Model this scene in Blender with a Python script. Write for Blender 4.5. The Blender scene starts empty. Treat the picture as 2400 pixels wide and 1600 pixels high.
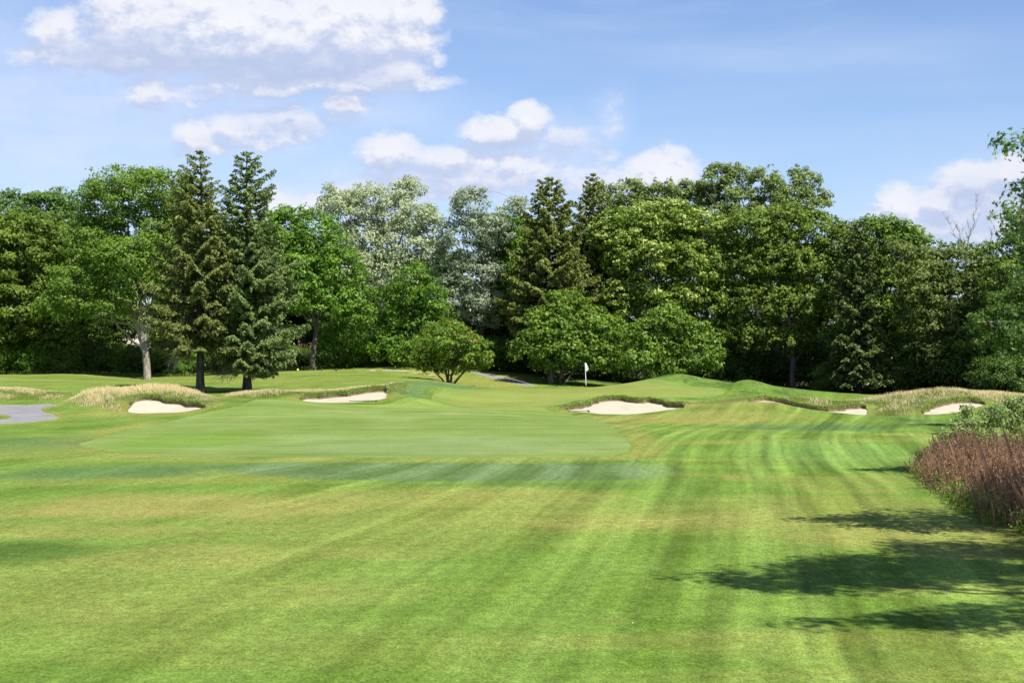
import bpy, math
import numpy as np
from mathutils import Vector

# ------------------------------------------------------------------ camera, sky, sun, exposure
scene = bpy.context.scene
COL = scene.collection
F = 50.0 / 36.0 * 2400.0          # focal length in photograph pixels
CAMH = 4.0

cam_data = bpy.data.cameras.new("camera")
cam_data.lens = 50.0
cam_data.sensor_width = 36.0
cam_data.clip_start = 0.1
cam_data.clip_end = 5000.0
cam = bpy.data.objects.new("camera", cam_data)
cam.location = (0, 0, CAMH)
cam.rotation_euler = (math.radians(90), 0, 0)
COL.objects.link(cam)
scene.camera = cam

SUN_EL = math.radians(56)
SUN_AZ = math.radians(141)         # clockwise from +Y
sun_dir = Vector((math.cos(SUN_EL) * math.sin(SUN_AZ), math.cos(SUN_EL) * math.cos(SUN_AZ), math.sin(SUN_EL)))
sd = bpy.data.lights.new("sun", 'SUN')
sd.energy = 5.0
sd.angle = math.radians(0.53)
sd.color = (1.0, 0.955, 0.87)
sun = bpy.data.objects.new("sun", sd)
sun.rotation_euler = sun_dir.to_track_quat('Z', 'Y').to_euler()
sun.location = (30, -40, 60)
COL.objects.link(sun)

scene.view_settings.view_transform = 'Standard'
scene.view_settings.look = 'None'
scene.view_settings.gamma = 1.0
scene.view_settings.use_curve_mapping = False
scene.view_settings.exposure = 0.80
scene.render.engine = 'CYCLES'
scene.cycles.max_bounces = 6
scene.cycles.diffuse_bounces = 3
scene.cycles.transmission_bounces = 3
scene.cycles.glossy_bounces = 2

# ------------------------------------------------------------------ world: sky and clouds
CLOUDS = [  # centre x, y, radii (photograph pixels), weight
    (135, 80, 62, 55, .85), (215, 125, 120, 50, .65), (330, 60, 130, 105, 1.1), (450, 60, 170, 105, 1.15),
    (560, 75, 170, 100, 1.2), (690, 80, 130, 95, 1.15), (820, 70, 160, 105, 1.15), (950, 60, 85, 90, 1.05),
    (985, 100, 50, 60, .8), (130, 130, 90, 34, .75), (300, 148, 180, 30, .95), (600, 152, 270, 28, 1.1), (800, 140, 170, 36, 1.0),
    (925, 165, 75, 52, 1.05), (850, 194, 190, 26, 1.0), (640, 200, 170, 26, .95), (350, 222, 52, 36, .85),
    (470, 225, 160, 26, .5), (815, 254, 56, 34, .85), (690, 258, 24, 9, .8), (455, 325, 60, 45, .85),
    (490, 350, 40, 22, .8), (560, 296, 100, 32, .75), (690, 300, 80, 38, .75), (620, 335, 130, 22, .65),
    (640, 270, 130, 26, .55),
    (1165, 312, 78, 42, 1.1), (1240, 290, 52, 40, 1.15), (915, 362, 75, 42, .95), (1050, 372, 120, 34, .8),
    (1190, 385, 150, 34, .75), (1100, 425, 280, 45, .75), (1330, 335, 70, 30, .6), (1435, 285, 30, 60, .38),
    (1420, 350, 40, 30, .5), (1400, 425, 160, 40, .6), (1555, 405, 85, 52, 1.1), (1500, 430, 70, 42, .9),
    (655, 475, 55, 36, 1.0), (725, 480, 40, 24, .9), (830, 440, 50, 26, .7), (780, 480, 120, 26, .55),
    (2105, 490, 55, 52, 1.0), (2200, 478, 66, 42, .95), (2275, 425, 72, 52, 1.1), (2375, 410, 70, 45, 1.0),
    (2260, 520, 190, 55, .7), (2350, 480, 100, 60, .7)]

THIN = [(120, 260, 560, 230, .5), (500, 230, 260, 60, .35), (850, 260, 240, 75, .32), (1100, 415, 420, 80, .50), (1330, 345, 120, 60, .42), (1435, 290, 45, 75, .38),
        (2300, 500, 230, 100, .5), (800, 470, 260, 70, .45), (600, 312, 250, 60, .42), (1500, 430, 230, 60, .35), (1750, 120, 700, 40, .10)]
SHADE = [(225, 140, 110, 36, .8), (330, 128, 90, 55, .65), (600, 166, 330, 24, 1.), (290, 165, 200, 22, .9), (770, 152, 150, 36, .8), (880, 132, 70, 26, .6), (640, 240, 160, 30, .6), (690, 300, 110, 22, .5),
         (530, 335, 90, 16, .4), (1180, 345, 100, 13, .7), (990, 392, 140, 14, .7), (1100, 435, 300, 28, .6), (1340, 352, 110, 26, .6), (1490, 445, 120, 20, .5), (2205, 508, 90, 24, .6), (2335, 470, 110, 44, .7),
         (2120, 522, 100, 18, .5), (640, 215, 180, 12, .5), (880, 215, 120, 10, .5), (350, 245, 50, 10, .6)]

world = bpy.data.worlds.new("World")
scene.world = world
world.use_nodes = True
try:
    world.cycles.sampling_method = 'MANUAL'
    world.cycles.sample_map_resolution = 512
except Exception:
    pass


class NT:
    """small helper for writing node trees"""
    def __init__(self, tree):
        self.t = tree
        self.n = tree.nodes
        self.l = tree.links

    def add(self, kind, **kw):
        nd = self.n.new(kind)
        for k, v in kw.items():
            setattr(nd, k, v)
        return nd

    def put(self, sock, v):
        if isinstance(v, bpy.types.NodeSocket):
            self.l.new(v, sock)
        elif v is not None:
            sock.default_value = v

    def math(self, op, a, b=None, c=None, clamp=False):
        nd = self.add('ShaderNodeMath', operation=op, use_clamp=clamp)
        for i, v in enumerate((a, b, c)):
            self.put(nd.inputs[i], v)
        return nd.outputs[0]

    def vmath(self, op, a, b=None, c=None, out=0):
        nd = self.add('ShaderNodeVectorMath', operation=op)
        for i, v in enumerate((a, b, c)):
            self.put(nd.inputs[i], v)
        return nd.outputs[out]

    def noise(self, vec, scale, detail=3, rough=.5, out=0, dist=0.0):
        nd = self.add('ShaderNodeTexNoise')
        self.put(nd.inputs['Vector'], vec)
        nd.inputs['Scale'].default_value = scale
        nd.inputs['Detail'].default_value = detail
        nd.inputs['Roughness'].default_value = rough
        nd.inputs['Distortion'].default_value = dist
        return nd.outputs[out]

    def sstep(self, v, lo, hi, a=0.0, b=1.0):
        nd = self.add('ShaderNodeMapRange', interpolation_type='SMOOTHSTEP')
        self.put(nd.inputs[0], v)
        for i, x in zip((1, 2, 3, 4), (lo, hi, a, b)):
            nd.inputs[i].default_value = x
        return nd.outputs[0]

    def lin(self, v, lo, hi, a=0.0, b=1.0):
        nd = self.add('ShaderNodeMapRange')
        self.put(nd.inputs[0], v)
        for i, x in zip((1, 2, 3, 4), (lo, hi, a, b)):
            nd.inputs[i].default_value = x
        return nd.outputs[0]

    def mix(self, fac, a, b, blend='MIX'):
        nd = self.add('ShaderNodeMix', data_type='RGBA', blend_type=blend)
        self.put(nd.inputs[0], fac)
        for s, v in ((nd.inputs[6], a), (nd.inputs[7], b)):
            if isinstance(v, (tuple, list)):
                s.default_value = (v[0], v[1], v[2], 1)
            else:
                self.put(s, v)
        return nd.outputs[2]


def build_world():
    # group: cloud thickness as a function of (azimuth, elevation)
    g = bpy.data.node_groups.new("cloud_thickness", 'ShaderNodeTree')
    g.interface.new_socket("P", in_out='INPUT', socket_type='NodeSocketVector')
    g.interface.new_socket("D", in_out='OUTPUT', socket_type='NodeSocketFloat')
    t = NT(g)
    gi = t.add('NodeGroupInput'); go = t.add('NodeGroupOutput')
    P = gi.outputs[0]
    w1 = t.noise(t.vmath('MULTIPLY', P, (26., 38., 26.)), 1.0, 5, .58, out=1)
    w = t.vmath('MULTIPLY', t.vmath('SUBTRACT', w1, (.5, .5, .5)), (.026, .024, 0.))
    W = t.vmath('ADD', P, w)
    acc = None
    for cx, cy, rx, ry, wt in CLOUDS:
        a = math.atan((cx - 1200) / F)
        e = math.atan((800 - cy) / F * math.cos(a))
        sx, sy = F / rx, F / ry
        q = t.vmath('MULTIPLY_ADD', W, (sx, sy, 0.), (-a * sx, -e * sy, 0.))
        d = t.vmath('DOT_PRODUCT', q, q, out=1)
        v = t.math('MULTIPLY_ADD', d, -.52 * wt, wt)
        acc = v if acc is None else t.math('SMOOTH_MAX', acc, v, .22)
    # elsewhere in the sky: scattered clouds of the same kind
    sep = t.add('ShaderNodeSeparateXYZ'); t.l.new(P, sep.inputs[0])
    away = t.math('MAXIMUM', t.sstep(t.math('ABSOLUTE', sep.outputs[0]), .42, .62), t.sstep(sep.outputs[1], .27, .42))
    n2 = t.noise(t.vmath('MULTIPLY', P, (3.4, 7.5, 3.)), 1.0, 6, .55)
    gen = t.math('MULTIPLY_ADD', t.math('SUBTRACT', n2, .56), 7.0, 0.)
    gen = t.math('SUBTRACT', gen, t.math('MULTIPLY_ADD', away, -1.5, 1.5))
    acc = t.math('MAXIMUM', acc, gen)
    n = t.noise(t.vmath('MULTIPLY', P, (60., 85., 60.)), 1.0, 6, .62)
    acc = t.math('MULTIPLY_ADD', t.math('SUBTRACT', n, .5), 1.25, acc)
    t.l.new(acc, go.inputs[0])

    t = NT(world.node_tree)
    t.n.clear()
    out = t.add('ShaderNodeOutputWorld')
    bg = t.add('ShaderNodeBackground')
    t.l.new(bg.outputs[0], out.inputs[0])
    sky = t.add('ShaderNodeTexSky', sky_type='NISHITA')
    sky.sun_disc = False
    sky.sun_elevation = SUN_EL
    sky.sun_rotation = SUN_AZ
    sky.air_density = 1.0
    sky.dust_density = 0.35
    sky.ozone_density = 1.6
    sky.altitude = 100
    tc = t.add('ShaderNodeTexCoord')
    sep = t.add('ShaderNodeSeparateXYZ'); t.l.new(tc.outputs['Generated'], sep.inputs[0])
    az = t.math('ARCTAN2', sep.outputs[0], sep.outputs[1])
    el = t.math('ARCSINE', sep.outputs[2])
    cmb = t.add('ShaderNodeCombineXYZ'); t.l.new(az, cmb.inputs[0]); t.l.new(el, cmb.inputs[1])
    P = cmb.outputs[0]

    def dens(vec):
        nd = t.add('ShaderNodeGroup'); nd.node_tree = g
        t.l.new(vec, nd.inputs[0])
        return nd.outputs[0]
    d0 = dens(P)
    wq = t.vmath('SUBTRACT', t.noise(t.vmath('MULTIPLY', P, (16., 26., 16.)), 1.0, 4, .55, out=1), (.5, .5, .5))
    PW = t.vmath('ADD', P, t.vmath('MULTIPLY', wq, (.040, .026, 0.)))

    def patches(lst, start):
        acc = start
        for cx, cy, rx, ry, wt in lst:
            a = math.atan((cx - 1200) / F); e = math.atan((800 - cy) / F * math.cos(a))
            q = t.vmath('MULTIPLY_ADD', PW, (F / rx, F / ry, 0.), (-a * F / rx, -e * F / ry, 0.))
            d = t.vmath('DOT_PRODUCT', q, q, out=1)
            v = t.math('MULTIPLY', t.math('EXPONENT', t.math('MULTIPLY', d, -.9)), wt)
            acc = t.math('MAXIMUM', acc, v) if acc is not None else v
        return acc
    thin = patches(THIN, None)
    shade = patches(SHADE, None)
    d1 = dens(t.vmath('ADD', P, (.0030, .0100, 0.)))
    a0 = t.sstep(d0, .10, .80)
    edge = t.math('SUBTRACT', d1, d0)                       # negative near the lit tops
    lit = t.sstep(edge, -.30, .30, 1.0, 0.0)
    thick = t.sstep(d1, .25, 1.15)
    lit = t.math('MULTIPLY_ADD', thick, .18, t.math('MULTIPLY', lit, .82))
    lit = t.math('MULTIPLY', lit, t.math('SUBTRACT', 1.0, t.math('MULTIPLY', shade, .95)))
    ccol = t.mix(lit, (3.9, 4.6, 6.5), (7.5, 7.5, 7.8))
    # thin high streaks and the pale air towards the horizon
    st = t.noise(t.vmath('MULTIPLY', t.vmath('ADD', P, t.vmath('MULTIPLY', t.noise(P, 5., 2, .5, out=1), (0., .06, 0.))), (4., 26., 1.)), 1.0, 5, .55)
    streak = t.sstep(st, .40, .70, 0., .34)
    hz = t.sstep(el, .0, .30, .30, .0)
    veil = t.math('MAXIMUM', streak, t.math('ADD', hz, t.math('MULTIPLY', streak, .6)))
    tint = t.mix(1.0, sky.outputs[0], (.90, .99, 1.20), 'MULTIPLY')
    base = t.mix(veil, tint, (4.5, 5.6, 7.6))
    tn = t.noise(t.vmath('MULTIPLY', PW, (9., 24., 9.)), 1.0, 6, .6)
    thin = t.math('MULTIPLY', thin, t.lin(tn, .3, .65, .45, 1.5))
    base = t.mix(t.math('MINIMUM', thin, 1.0), base, (6.0, 6.5, 8.1))
    col = t.mix(t.math('MULTIPLY', a0, .97), base, ccol)
    t.l.new(col, bg.inputs[0])
    bg.inputs[1].default_value = 0.074


build_world()

rng = np.random.default_rng(7)


# ------------------------------------------------------------------ small helpers
def X(px, Y): return (px - 1200.0) * Y / F
def Zp(py, Y): return CAMH - (py - 800.0) * Y / F


def mesh_np(name, V, faces, attrs=None, smooth=False):
    """faces: int array (n,3) or (n,4), or a list of such arrays"""
    me = bpy.data.meshes.new(name)
    V = np.asarray(V, np.float32)
    fl = faces if isinstance(faces, list) else [faces]
    fl = [np.asarray(f, np.int32) for f in fl if len(f)]
    idx = np.concatenate([f.ravel() for f in fl])
    tot = np.concatenate([np.full(len(f), f.shape[1], np.int32) for f in fl])
    me.vertices.add(len(V)); me.vertices.foreach_set('co', V.ravel())
    me.loops.add(len(idx)); me.loops.foreach_set('vertex_index', idx)
    me.polygons.add(len(tot))
    start = np.zeros(len(tot), np.int32); start[1:] = np.cumsum(tot)[:-1]
    me.polygons.foreach_set('loop_start', start)
    me.polygons.foreach_set('loop_total', tot)
    if smooth:
        me.polygons.foreach_set('use_smooth', np.ones(len(tot), bool))
    for k, a in (attrs or {}).items():
        a = np.asarray(a, np.float32)
        if a.ndim == 1:
            at = me.attributes.new(k, 'FLOAT', 'POINT'); at.data.foreach_set('value', a)
        else:
            at = me.attributes.new(k, 'FLOAT_COLOR', 'POINT')
            c = np.ones((len(a), 4), np.float32); c[:, :3] = a
            at.data.foreach_set('color', c.ravel())
    me.update(calc_edges=True)
    return me


def link(name, me, m=None, parent=None, loc=(0, 0, 0)):
    o = bpy.data.objects.new(name, me)
    o.location = loc
    if m is not None and me is not None and not me.materials:
        me.materials.append(m)
    if parent is not None:
        o.parent = parent
    COL.objects.link(o)
    return o


def tag(o, label=None, cat=None, group=None, kind=None):
    if label: o['label'] = label
    if cat: o['category'] = cat
    if group: o['group'] = group
    if kind: o['kind'] = kind
    return o


def empty(name, loc, label, cat, group=None):
    o = bpy.data.objects.new(name, None)
    o.location = loc
    o.empty_display_size = .5
    COL.objects.link(o)
    return tag(o, label, cat, group)


_lat = rng.random((256, 256))


def vnoise(x, y):
    xi = np.floor(x).astype(int); yi = np.floor(y).astype(int)
    fx = x - xi; fy = y - yi
    fx = fx * fx * (3 - 2 * fx); fy = fy * fy * (3 - 2 * fy)
    a = _lat[xi & 255, yi & 255]; b = _lat[(xi + 1) & 255, yi & 255]
    c = _lat[xi & 255, (yi + 1) & 255]; d = _lat[(xi + 1) & 255, (yi + 1) & 255]
    return (a * (1 - fx) + b * fx) * (1 - fy) + (c * (1 - fx) + d * fx) * fy


def fbm(x, y, o=4):
    s = 0; a = .5; t = 0
    for k in range(o):
        s = s + a * vnoise(x * 2 ** k + 17.3 * k, y * 2 ** k + 5.1 * k); t += a; a *= .55
    return s / t


def ss(x, a, b):
    t = np.clip((x - a) / (b - a), 0, 1)
    return t * t * (3 - 2 * t)


# ------------------------------------------------------------------ materials
MATS = {}


def mat_new(name):
    m = bpy.data.materials.new(name); m.use_nodes = True
    t = NT(m.node_tree); t.n.clear()
    out = t.add('ShaderNodeOutputMaterial')
    MATS[name] = m
    return m, t, out


def principled(t, out, col, rough=.8, spec=.3):
    p = t.add('ShaderNodeBsdfPrincipled')
    if isinstance(col, (tuple, list)):
        p.inputs['Base Color'].default_value = (*col, 1)
    else:
        t.l.new(col, p.inputs['Base Color'])
    t.put(p.inputs['Roughness'], rough)
    p.inputs['Specular IOR Level'].default_value = spec
    t.l.new(p.outputs[0], out.inputs[0])
    return p


def turf_material(name, fine=1.0, grain=.55, rough=.9):
    m, t, out = mat_new(name)
    at = t.add('ShaderNodeAttribute'); at.attribute_name = 'Col'
    tc = t.add('ShaderNodeTexCoord')
    o = tc.outputs['Object']
    n1 = t.noise(t.vmath('MULTIPLY', o, (30., 15., 30.)), 1.0, 4, .75)
    n2 = t.noise(t.vmath('MULTIPLY', o, (5.5, 4.0, 4.)), 1.0, 5, .68)
    n3 = t.noise(t.vmath('MULTIPLY', o, (.5, .9, 1.)), 1.0, 4, .6)
    f = t.math('MULTIPLY', t.lin(n1, .3, .7, 1 - grain, 1 + grain), t.lin(n2, .28, .72, 1 - .30 * fine, 1 + .30 * fine))
    f = t.math('MULTIPLY', f, t.lin(n3, .2, .8, .88, 1.12))
    c = t.vmath('SCALE', at.outputs['Color'])
    t.l.new(f, c.node.inputs['Scale'])
    # lines left by the mower, along the mowing direction carried in su / sv
    ua = t.add('ShaderNodeAttribute'); ua.attribute_name = 'su'
    va = t.add('ShaderNodeAttribute'); va.attribute_name = 'sv'
    sa = t.add('ShaderNodeAttribute'); sa.attribute_name = 'sa'
    cb = t.add('ShaderNodeCombineXYZ'); t.l.new(ua.outputs['Fac'], cb.inputs[0]); t.l.new(va.outputs['Fac'], cb.inputs[1])
    m1 = t.noise(t.vmath('MULTIPLY', cb.outputs[0], (2.6, .07, 0.)), 1.0, 4, .6)
    m2 = t.noise(t.vmath('MULTIPLY', cb.outputs[0], (.9, .05, 0.)), 1.0, 3, .5)
    ms = t.math('ADD', t.lin(m1, .3, .7, -1., 1.), t.lin(m2, .35, .65, -.8, .8))
    ms = t.math('MULTIPLY_ADD', t.math('MULTIPLY', ms, sa.outputs['Fac']), .22, 1.0)
    f = t.math('MULTIPLY', f, ms)
    t.l.new(f, c.node.inputs['Scale'])
    # yellowish and bluish single blades
    n4 = t.noise(t.vmath('MULTIPLY', o, (19., 12., 19.)), 1.0, 2, .6)
    c2 = t.mix(t.sstep(n4, .52, .72, 0., .38), c, t.mix(1.0, c, (1.45, 1.12, 1.1), 'MULTIPLY'))
    p = principled(t, out, c2, rough, .05)
    b = t.add('ShaderNodeBump'); b.inputs['Strength'].default_value = .35; b.inputs['Distance'].default_value = .03
    t.l.new(n1, b.inputs['Height']); t.l.new(b.outputs[0], p.inputs['Normal'])
    return m


turf = turf_material('mown_turf')
turf_fine = turf_material('putting_turf', fine=.35, grain=.22)

m, t, out = mat_new('sand')
tc = t.add('ShaderNodeTexCoord')
n = t.noise(t.vmath('MULTIPLY', tc.outputs['Object'], (1.2, .8, 1.)), 1., 5, .6)
n1 = t.noise(tc.outputs['Object'], 9., 3, .6)
c = t.mix(t.lin(n, .3, .7), (.36, .325, .245), (.43, .39, .30))
c = t.mix(t.sstep(n1, .5, .75, 0, .35), c, (.29, .24, .175))
p = principled(t, out, c, .95, .1)
b = t.add('ShaderNodeBump'); b.inputs['Strength'].default_value = .6; b.inputs['Distance'].default_value = .05
t.l.new(n1, b.inputs['Height']); t.l.new(b.outputs[0], p.inputs['Normal'])

m, t, out = mat_new('asphalt')
tc = t.add('ShaderNodeTexCoord')
n = t.noise(tc.outputs['Object'], .8, 5, .65)
n1 = t.noise(tc.outputs['Object'], 25., 2, .6)
c = t.mix(t.lin(n, .3, .7), (.16, .155, .16), (.23, .225, .23))
c = t.mix(t.sstep(n1, .55, .75, 0, .5), c, (.28, .275, .265))
principled(t, out, c, .9, .2)

m, t, out = mat_new('soil')
tc = t.add('ShaderNodeTexCoord')
n = t.noise(tc.outputs['Object'], 4., 4, .65)
c = t.mix(t.lin(n, .35, .65), (.075, .05, .03), (.20, .15, .085))
principled(t, out, c, .95, .1)


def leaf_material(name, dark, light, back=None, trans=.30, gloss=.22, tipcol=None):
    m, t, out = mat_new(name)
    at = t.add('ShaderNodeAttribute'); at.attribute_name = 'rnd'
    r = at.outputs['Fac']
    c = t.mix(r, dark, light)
    if tipcol:
        a2 = t.add('ShaderNodeAttribute'); a2.attribute_name = 'tip'
        c = t.mix(a2.outputs['Fac'], c, tipcol)
    if back:
        gm = t.add('ShaderNodeNewGeometry')
        c = t.mix(gm.outputs['Backfacing'], c, back)
    p = t.add('ShaderNodeBsdfPrincipled')
    t.l.new(c, p.inputs['Base Color'])
    p.inputs['Roughness'].default_value = .5
    p.inputs['Specular IOR Level'].default_value = gloss
    tr = t.add('ShaderNodeBsdfTranslucent')
    c3 = t.mix(1.0, c, (1.35, 1.5, .6), 'MULTIPLY')
    t.l.new(c3, tr.inputs[0])
    mx = t.add('ShaderNodeMixShader'); mx.inputs[0].default_value = trans
    t.l.new(p.outputs[0], mx.inputs[1]); t.l.new(tr.outputs[0], mx.inputs[2])
    t.l.new(mx.outputs[0], out.inputs[0])
    return m


leaf_material('leaf_maple', (.045, .095, .010), (.205, .305, .040))
leaf_material('leaf_gold', (.045, .082, .010), (.195, .275, .038))
leaf_material('leaf_dark', (.035, .075, .012), (.130, .200, .035))
leaf_material('leaf_green', (.045, .105, .010), (.180, .310, .035))
leaf_material('leaf_locust', (.070, .130, .016), (.220, .330, .050), trans=.38)
leaf_material('leaf_silver', (.150, .190, .090), (.430, .480, .300), back=(.58, .60, .50), trans=.2)
leaf_material('leaf_silver_dark', (.090, .125, .075), (.300, .350, .240), back=(.50, .54, .46), trans=.2)
leaf_material('leaf_chestnut', (.055, .105, .010), (.210, .300, .040), tipcol=(.50, .54, .17))
leaf_material('leaf_poplar', (.050, .088, .018), (.225, .290, .075), back=(.32, .36, .18), trans=.22)
leaf_material('leaf_bronze', (.044, .074, .013), (.205, .255, .065))
leaf_material('leaf_bluegreen', (.030, .072, .014), (.140, .235, .052), back=(.22, .30, .13))
leaf_material('leaf_young', (.050, .100, .010), (.200, .300, .035), tipcol=(.32, .20, .04))
leaf_material('needle_spruce', (.042, .062, .015), (.250, .285, .078), trans=.10, gloss=.15)
leaf_material('needle_blue', (.036, .064, .016), (.225, .300, .095), trans=.10, gloss=.15)
leaf_material('needle_olive', (.042, .060, .013), (.245, .285, .070), trans=.10, gloss=.15)
leaf_material('needle_dark', (.035, .060, .016), (.150, .205, .055), trans=.10, gloss=.15)
leaf_material('leaf_brown', (.12, .062, .038), (.38, .215, .140), trans=.15, gloss=.1)

for nm, c1, c2 in (('bark_grey', (.16, .14, .11), (.34, .31, .25)), ('bark_dark', (.05, .042, .034), (.13, .11, .09)),
                   ('bark_dead', (.20, .17, .14), (.36, .32, .28)), ('bark_spruce', (.035, .03, .028), (.095, .085, .08))):
    m, t, out = mat_new(nm)
    tc = t.add('ShaderNodeTexCoord')
    n = t.noise(t.vmath('MULTIPLY', tc.outputs['Object'], (6., 6., 1.6)), 1., 5, .65)
    c = t.mix(t.sstep(n, .35, .65), c1, c2)
    p = principled(t, out, c, .9, .15)
    b = t.add('ShaderNodeBump'); b.inputs['Strength'].default_value = .7; b.inputs['Distance'].default_value = .05
    t.l.new(n, b.inputs['Height']); t.l.new(b.outputs[0], p.inputs['Normal'])


def blade_material(name):
    m, t, out = mat_new(name)
    at = t.add('ShaderNodeAttribute'); at.attribute_name = 'Col'
    d = t.add('ShaderNodeBsdfDiffuse'); t.l.new(at.outputs['Color'], d.inputs[0])
    tr = t.add('ShaderNodeBsdfTranslucent'); t.l.new(at.outputs['Color'], tr.inputs[0])
    mx = t.add('ShaderNodeMixShader'); mx.inputs[0].default_value = .45
    t.l.new(d.outputs[0], mx.inputs[1]); t.l.new(tr.outputs[0], mx.inputs[2])
    t.l.new(mx.outputs[0], out.inputs[0])
    return m


blade_material('blade')


def plain(name, col, rough=.6, spec=.4, var=.0):
    m, t, out = mat_new(name)
    if var:
        tc = t.add('ShaderNodeTexCoord')
        n = t.noise(tc.outputs['Object'], 3., 5, .65)
        c = t.mix(t.lin(n, .3, .7), tuple(x * (1 - var) for x in col), tuple(min(1, x * (1 + var)) for x in col))
        principled(t, out, c, rough, spec)
    else:
        principled(t, out, col, rough, spec)
    return m


plain('white_paint', (.74, .74, .73), .45)
plain('flag_cloth', (.78, .78, .80), .8, .1)
plain('flag_print', (.10, .07, .08), .8, .1)
plain('red_paint', (.42, .09, .05), .5)
plain('rubber', (.03, .03, .032), .6)
plain('rake_plastic', (.03, .035, .045), .4)
plain('wood', (.30, .22, .13), .7, .2, .25)
plain('stone', (.45, .44, .40), .85, .2, .15)
plain('siding', (.72, .72, .70), .6, .2, .05)
plain('cream_wall', (.62, .55, .45), .8, .2, .08)
plain('roof_shingle', (.16, .15, .15), .9, .1, .3)
plain('glass', (.03, .035, .045), .08, .6)
plain('yellow_plastic', (.75, .65, .08), .4)
plain('pink_petal', (.60, .12, .40), .6)

m, t, out = mat_new('red_brick')
tc = t.add('ShaderNodeTexCoord')
bt = t.add('ShaderNodeTexBrick')
mp = t.add('ShaderNodeMapping'); mp.inputs['Rotation'].default_value = (math.radians(90), 0, 0)
t.l.new(tc.outputs['Object'], mp.inputs[0]); t.l.new(mp.outputs[0], bt.inputs[0])
bt.inputs['Scale'].default_value = 4.0
bt.inputs['Color1'].default_value = (.30, .10, .065, 1)
bt.inputs['Color2'].default_value = (.40, .16, .10, 1)
bt.inputs['Mortar'].default_value = (.42, .38, .34, 1)
principled(t, out, bt.outputs[0], .9, .1)

# ------------------------------------------------------------------ terrain
CP = []
for Yc in (3, 12, 22, 34, 46, 57):
    for Xc in (-45, -24, -9, 4, 16, 34):
        CP.append((Xc, Yc, 0.0 + .10 * math.sin(Xc * .13 + Yc * .21)))
for Xc, Yc, z in ((-60, 80, .4), (-60, 100, 1.0), (-60, 130, 1.0), (-60, 180, 1.2), (0, 180, 1.4), (60, 180, .6), (60, 130, 0), (60, 100, 0),
                  (60, 80, 0), (-46, 131, 1.1), (-30, 131, .85), (-15, 131, 1.5), (-6, 132, 1.6), (22, 113, .2), (15, 120, .1),
                  (30, 112, -.35), (36, 108, -.25), (48, 120, -.2), (30, 130, -.3), (-45, 160, 1.2), (30, 160, .2)):
    CP.append((Xc, Yc, z))
for px, py, Yc in [
    (60, 970, 77), (60, 950, 84), (0, 1000, 66.7), (200, 1000, 66.7), (0, 925, 90), (0, 905, 97), (0, 880, 118), (200, 878, 118),
    (300, 890, 117), (345, 889, 120), (480, 882, 120), (700, 868, 120), (850, 866, 120), (1000, 863, 121),
    (200, 935, 86), (140, 941, 83), (250, 925, 83.5), (340, 919, 84.5), (420, 924, 84.5), (490, 943, 81),
    (300, 966, 78), (380, 967, 77.7), (470, 959, 78), (240, 962, 77), (350, 942, 81), (300, 948, 80.3), (420, 950, 80.4),
    (340, 913, 91), (470, 922, 92), (580, 918, 93), (330, 905, 97), (640, 918, 90), (540, 930, 88), (560, 905, 102), (700, 895, 104),
    (640, 936, 81), (700, 942, 81), (560, 950, 78), (760, 950, 81), (850, 958, 80),
    (760, 943, 86), (850, 938, 87), (905, 932, 88), (720, 936, 88), (800, 928, 90), (860, 920, 91.5), (912, 914, 92.5),
    (700, 924, 92), (800, 916, 93.5), (900, 908, 94), (925, 901, 94), (960, 898, 93.5), (1000, 902, 94.5), (960, 930, 88),
    (1040, 906, 100), (1120, 908, 106), (1200, 909, 112), (900, 890, 104), (1000, 889, 109), (1055, 905, 113), (1055, 895, 117),
    (1055, 880, 121), (1180, 900, 117), (1240, 908, 116), (1130, 878, 124), (1180, 890, 121), (1290, 900, 120), (1250, 880, 126),
    (1400, 904, 122),
    (1000, 960, 80), (1200, 965, 80), (1000, 945, 87), (1100, 955, 86), (850, 975, 74), (1200, 1000, 66), (700, 1000, 66),
    (400, 990, 70), (1300, 985, 72), (1010, 930, 93), (1374, 920, 101), (1200, 930, 96), (1600, 921, 100), (1680, 925, 99), (1250, 953, 86),
    (1330, 962, 87), (1400, 969, 85), (1480, 970, 85), (1560, 962, 86), (1610, 955, 87), (1390, 948, 91), (1440, 938, 93),
    (1500, 943, 92), (1530, 941, 92.8), (1580, 950, 91), (1400, 934, 97), (1500, 930, 98), (1620, 936, 96), (1270, 958, 84),
    (1740, 941, 84), (1650, 948, 84), (1830, 946, 84), (1900, 960, 82.5), (1550, 968, 82), (2030, 973, 81.5), (1400, 985, 76),
    (1740, 985, 74), (1900, 1000, 70), (2050, 990, 73), (1740, 1010, 64), (1800, 939, 91), (1850, 949, 90.6), (1930, 963, 87.6),
    (2000, 957, 89.5), (1900, 969, 85), (2000, 972, 84), (1780, 947, 87), (1700, 930, 96), (1800, 926, 98), (1850, 930, 97),
    (1950, 943, 96), (2040, 941, 95), (1600, 882, 108), (1480, 897, 108), (1540, 888, 108), (1680, 903, 106), (1440, 904, 111),
    (1600, 908, 103.5), (1740, 898, 104), (1800, 906, 103), (1690, 913, 101), (1840, 921, 101), (1950, 940, 99),
    (2080, 931, 96), (2150, 924, 95), (2230, 921, 95), (2310, 923, 95), (2400, 932, 95), (2500, 937, 95), (2060, 975, 84),
    (2110, 976, 83), (2160, 970, 85), (2230, 967, 85), (2290, 956, 87), (2310, 949, 89), (2180, 955, 87.8), (2230, 945, 90),
    (2300, 945, 91), (2400, 960, 84), (2400, 1000, 70), (2200, 1000, 68),
]:
    CP.append((X(px, Yc), Yc, Zp(py, Yc)))
CP = np.array(CP)
SC = 20.0


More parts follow.
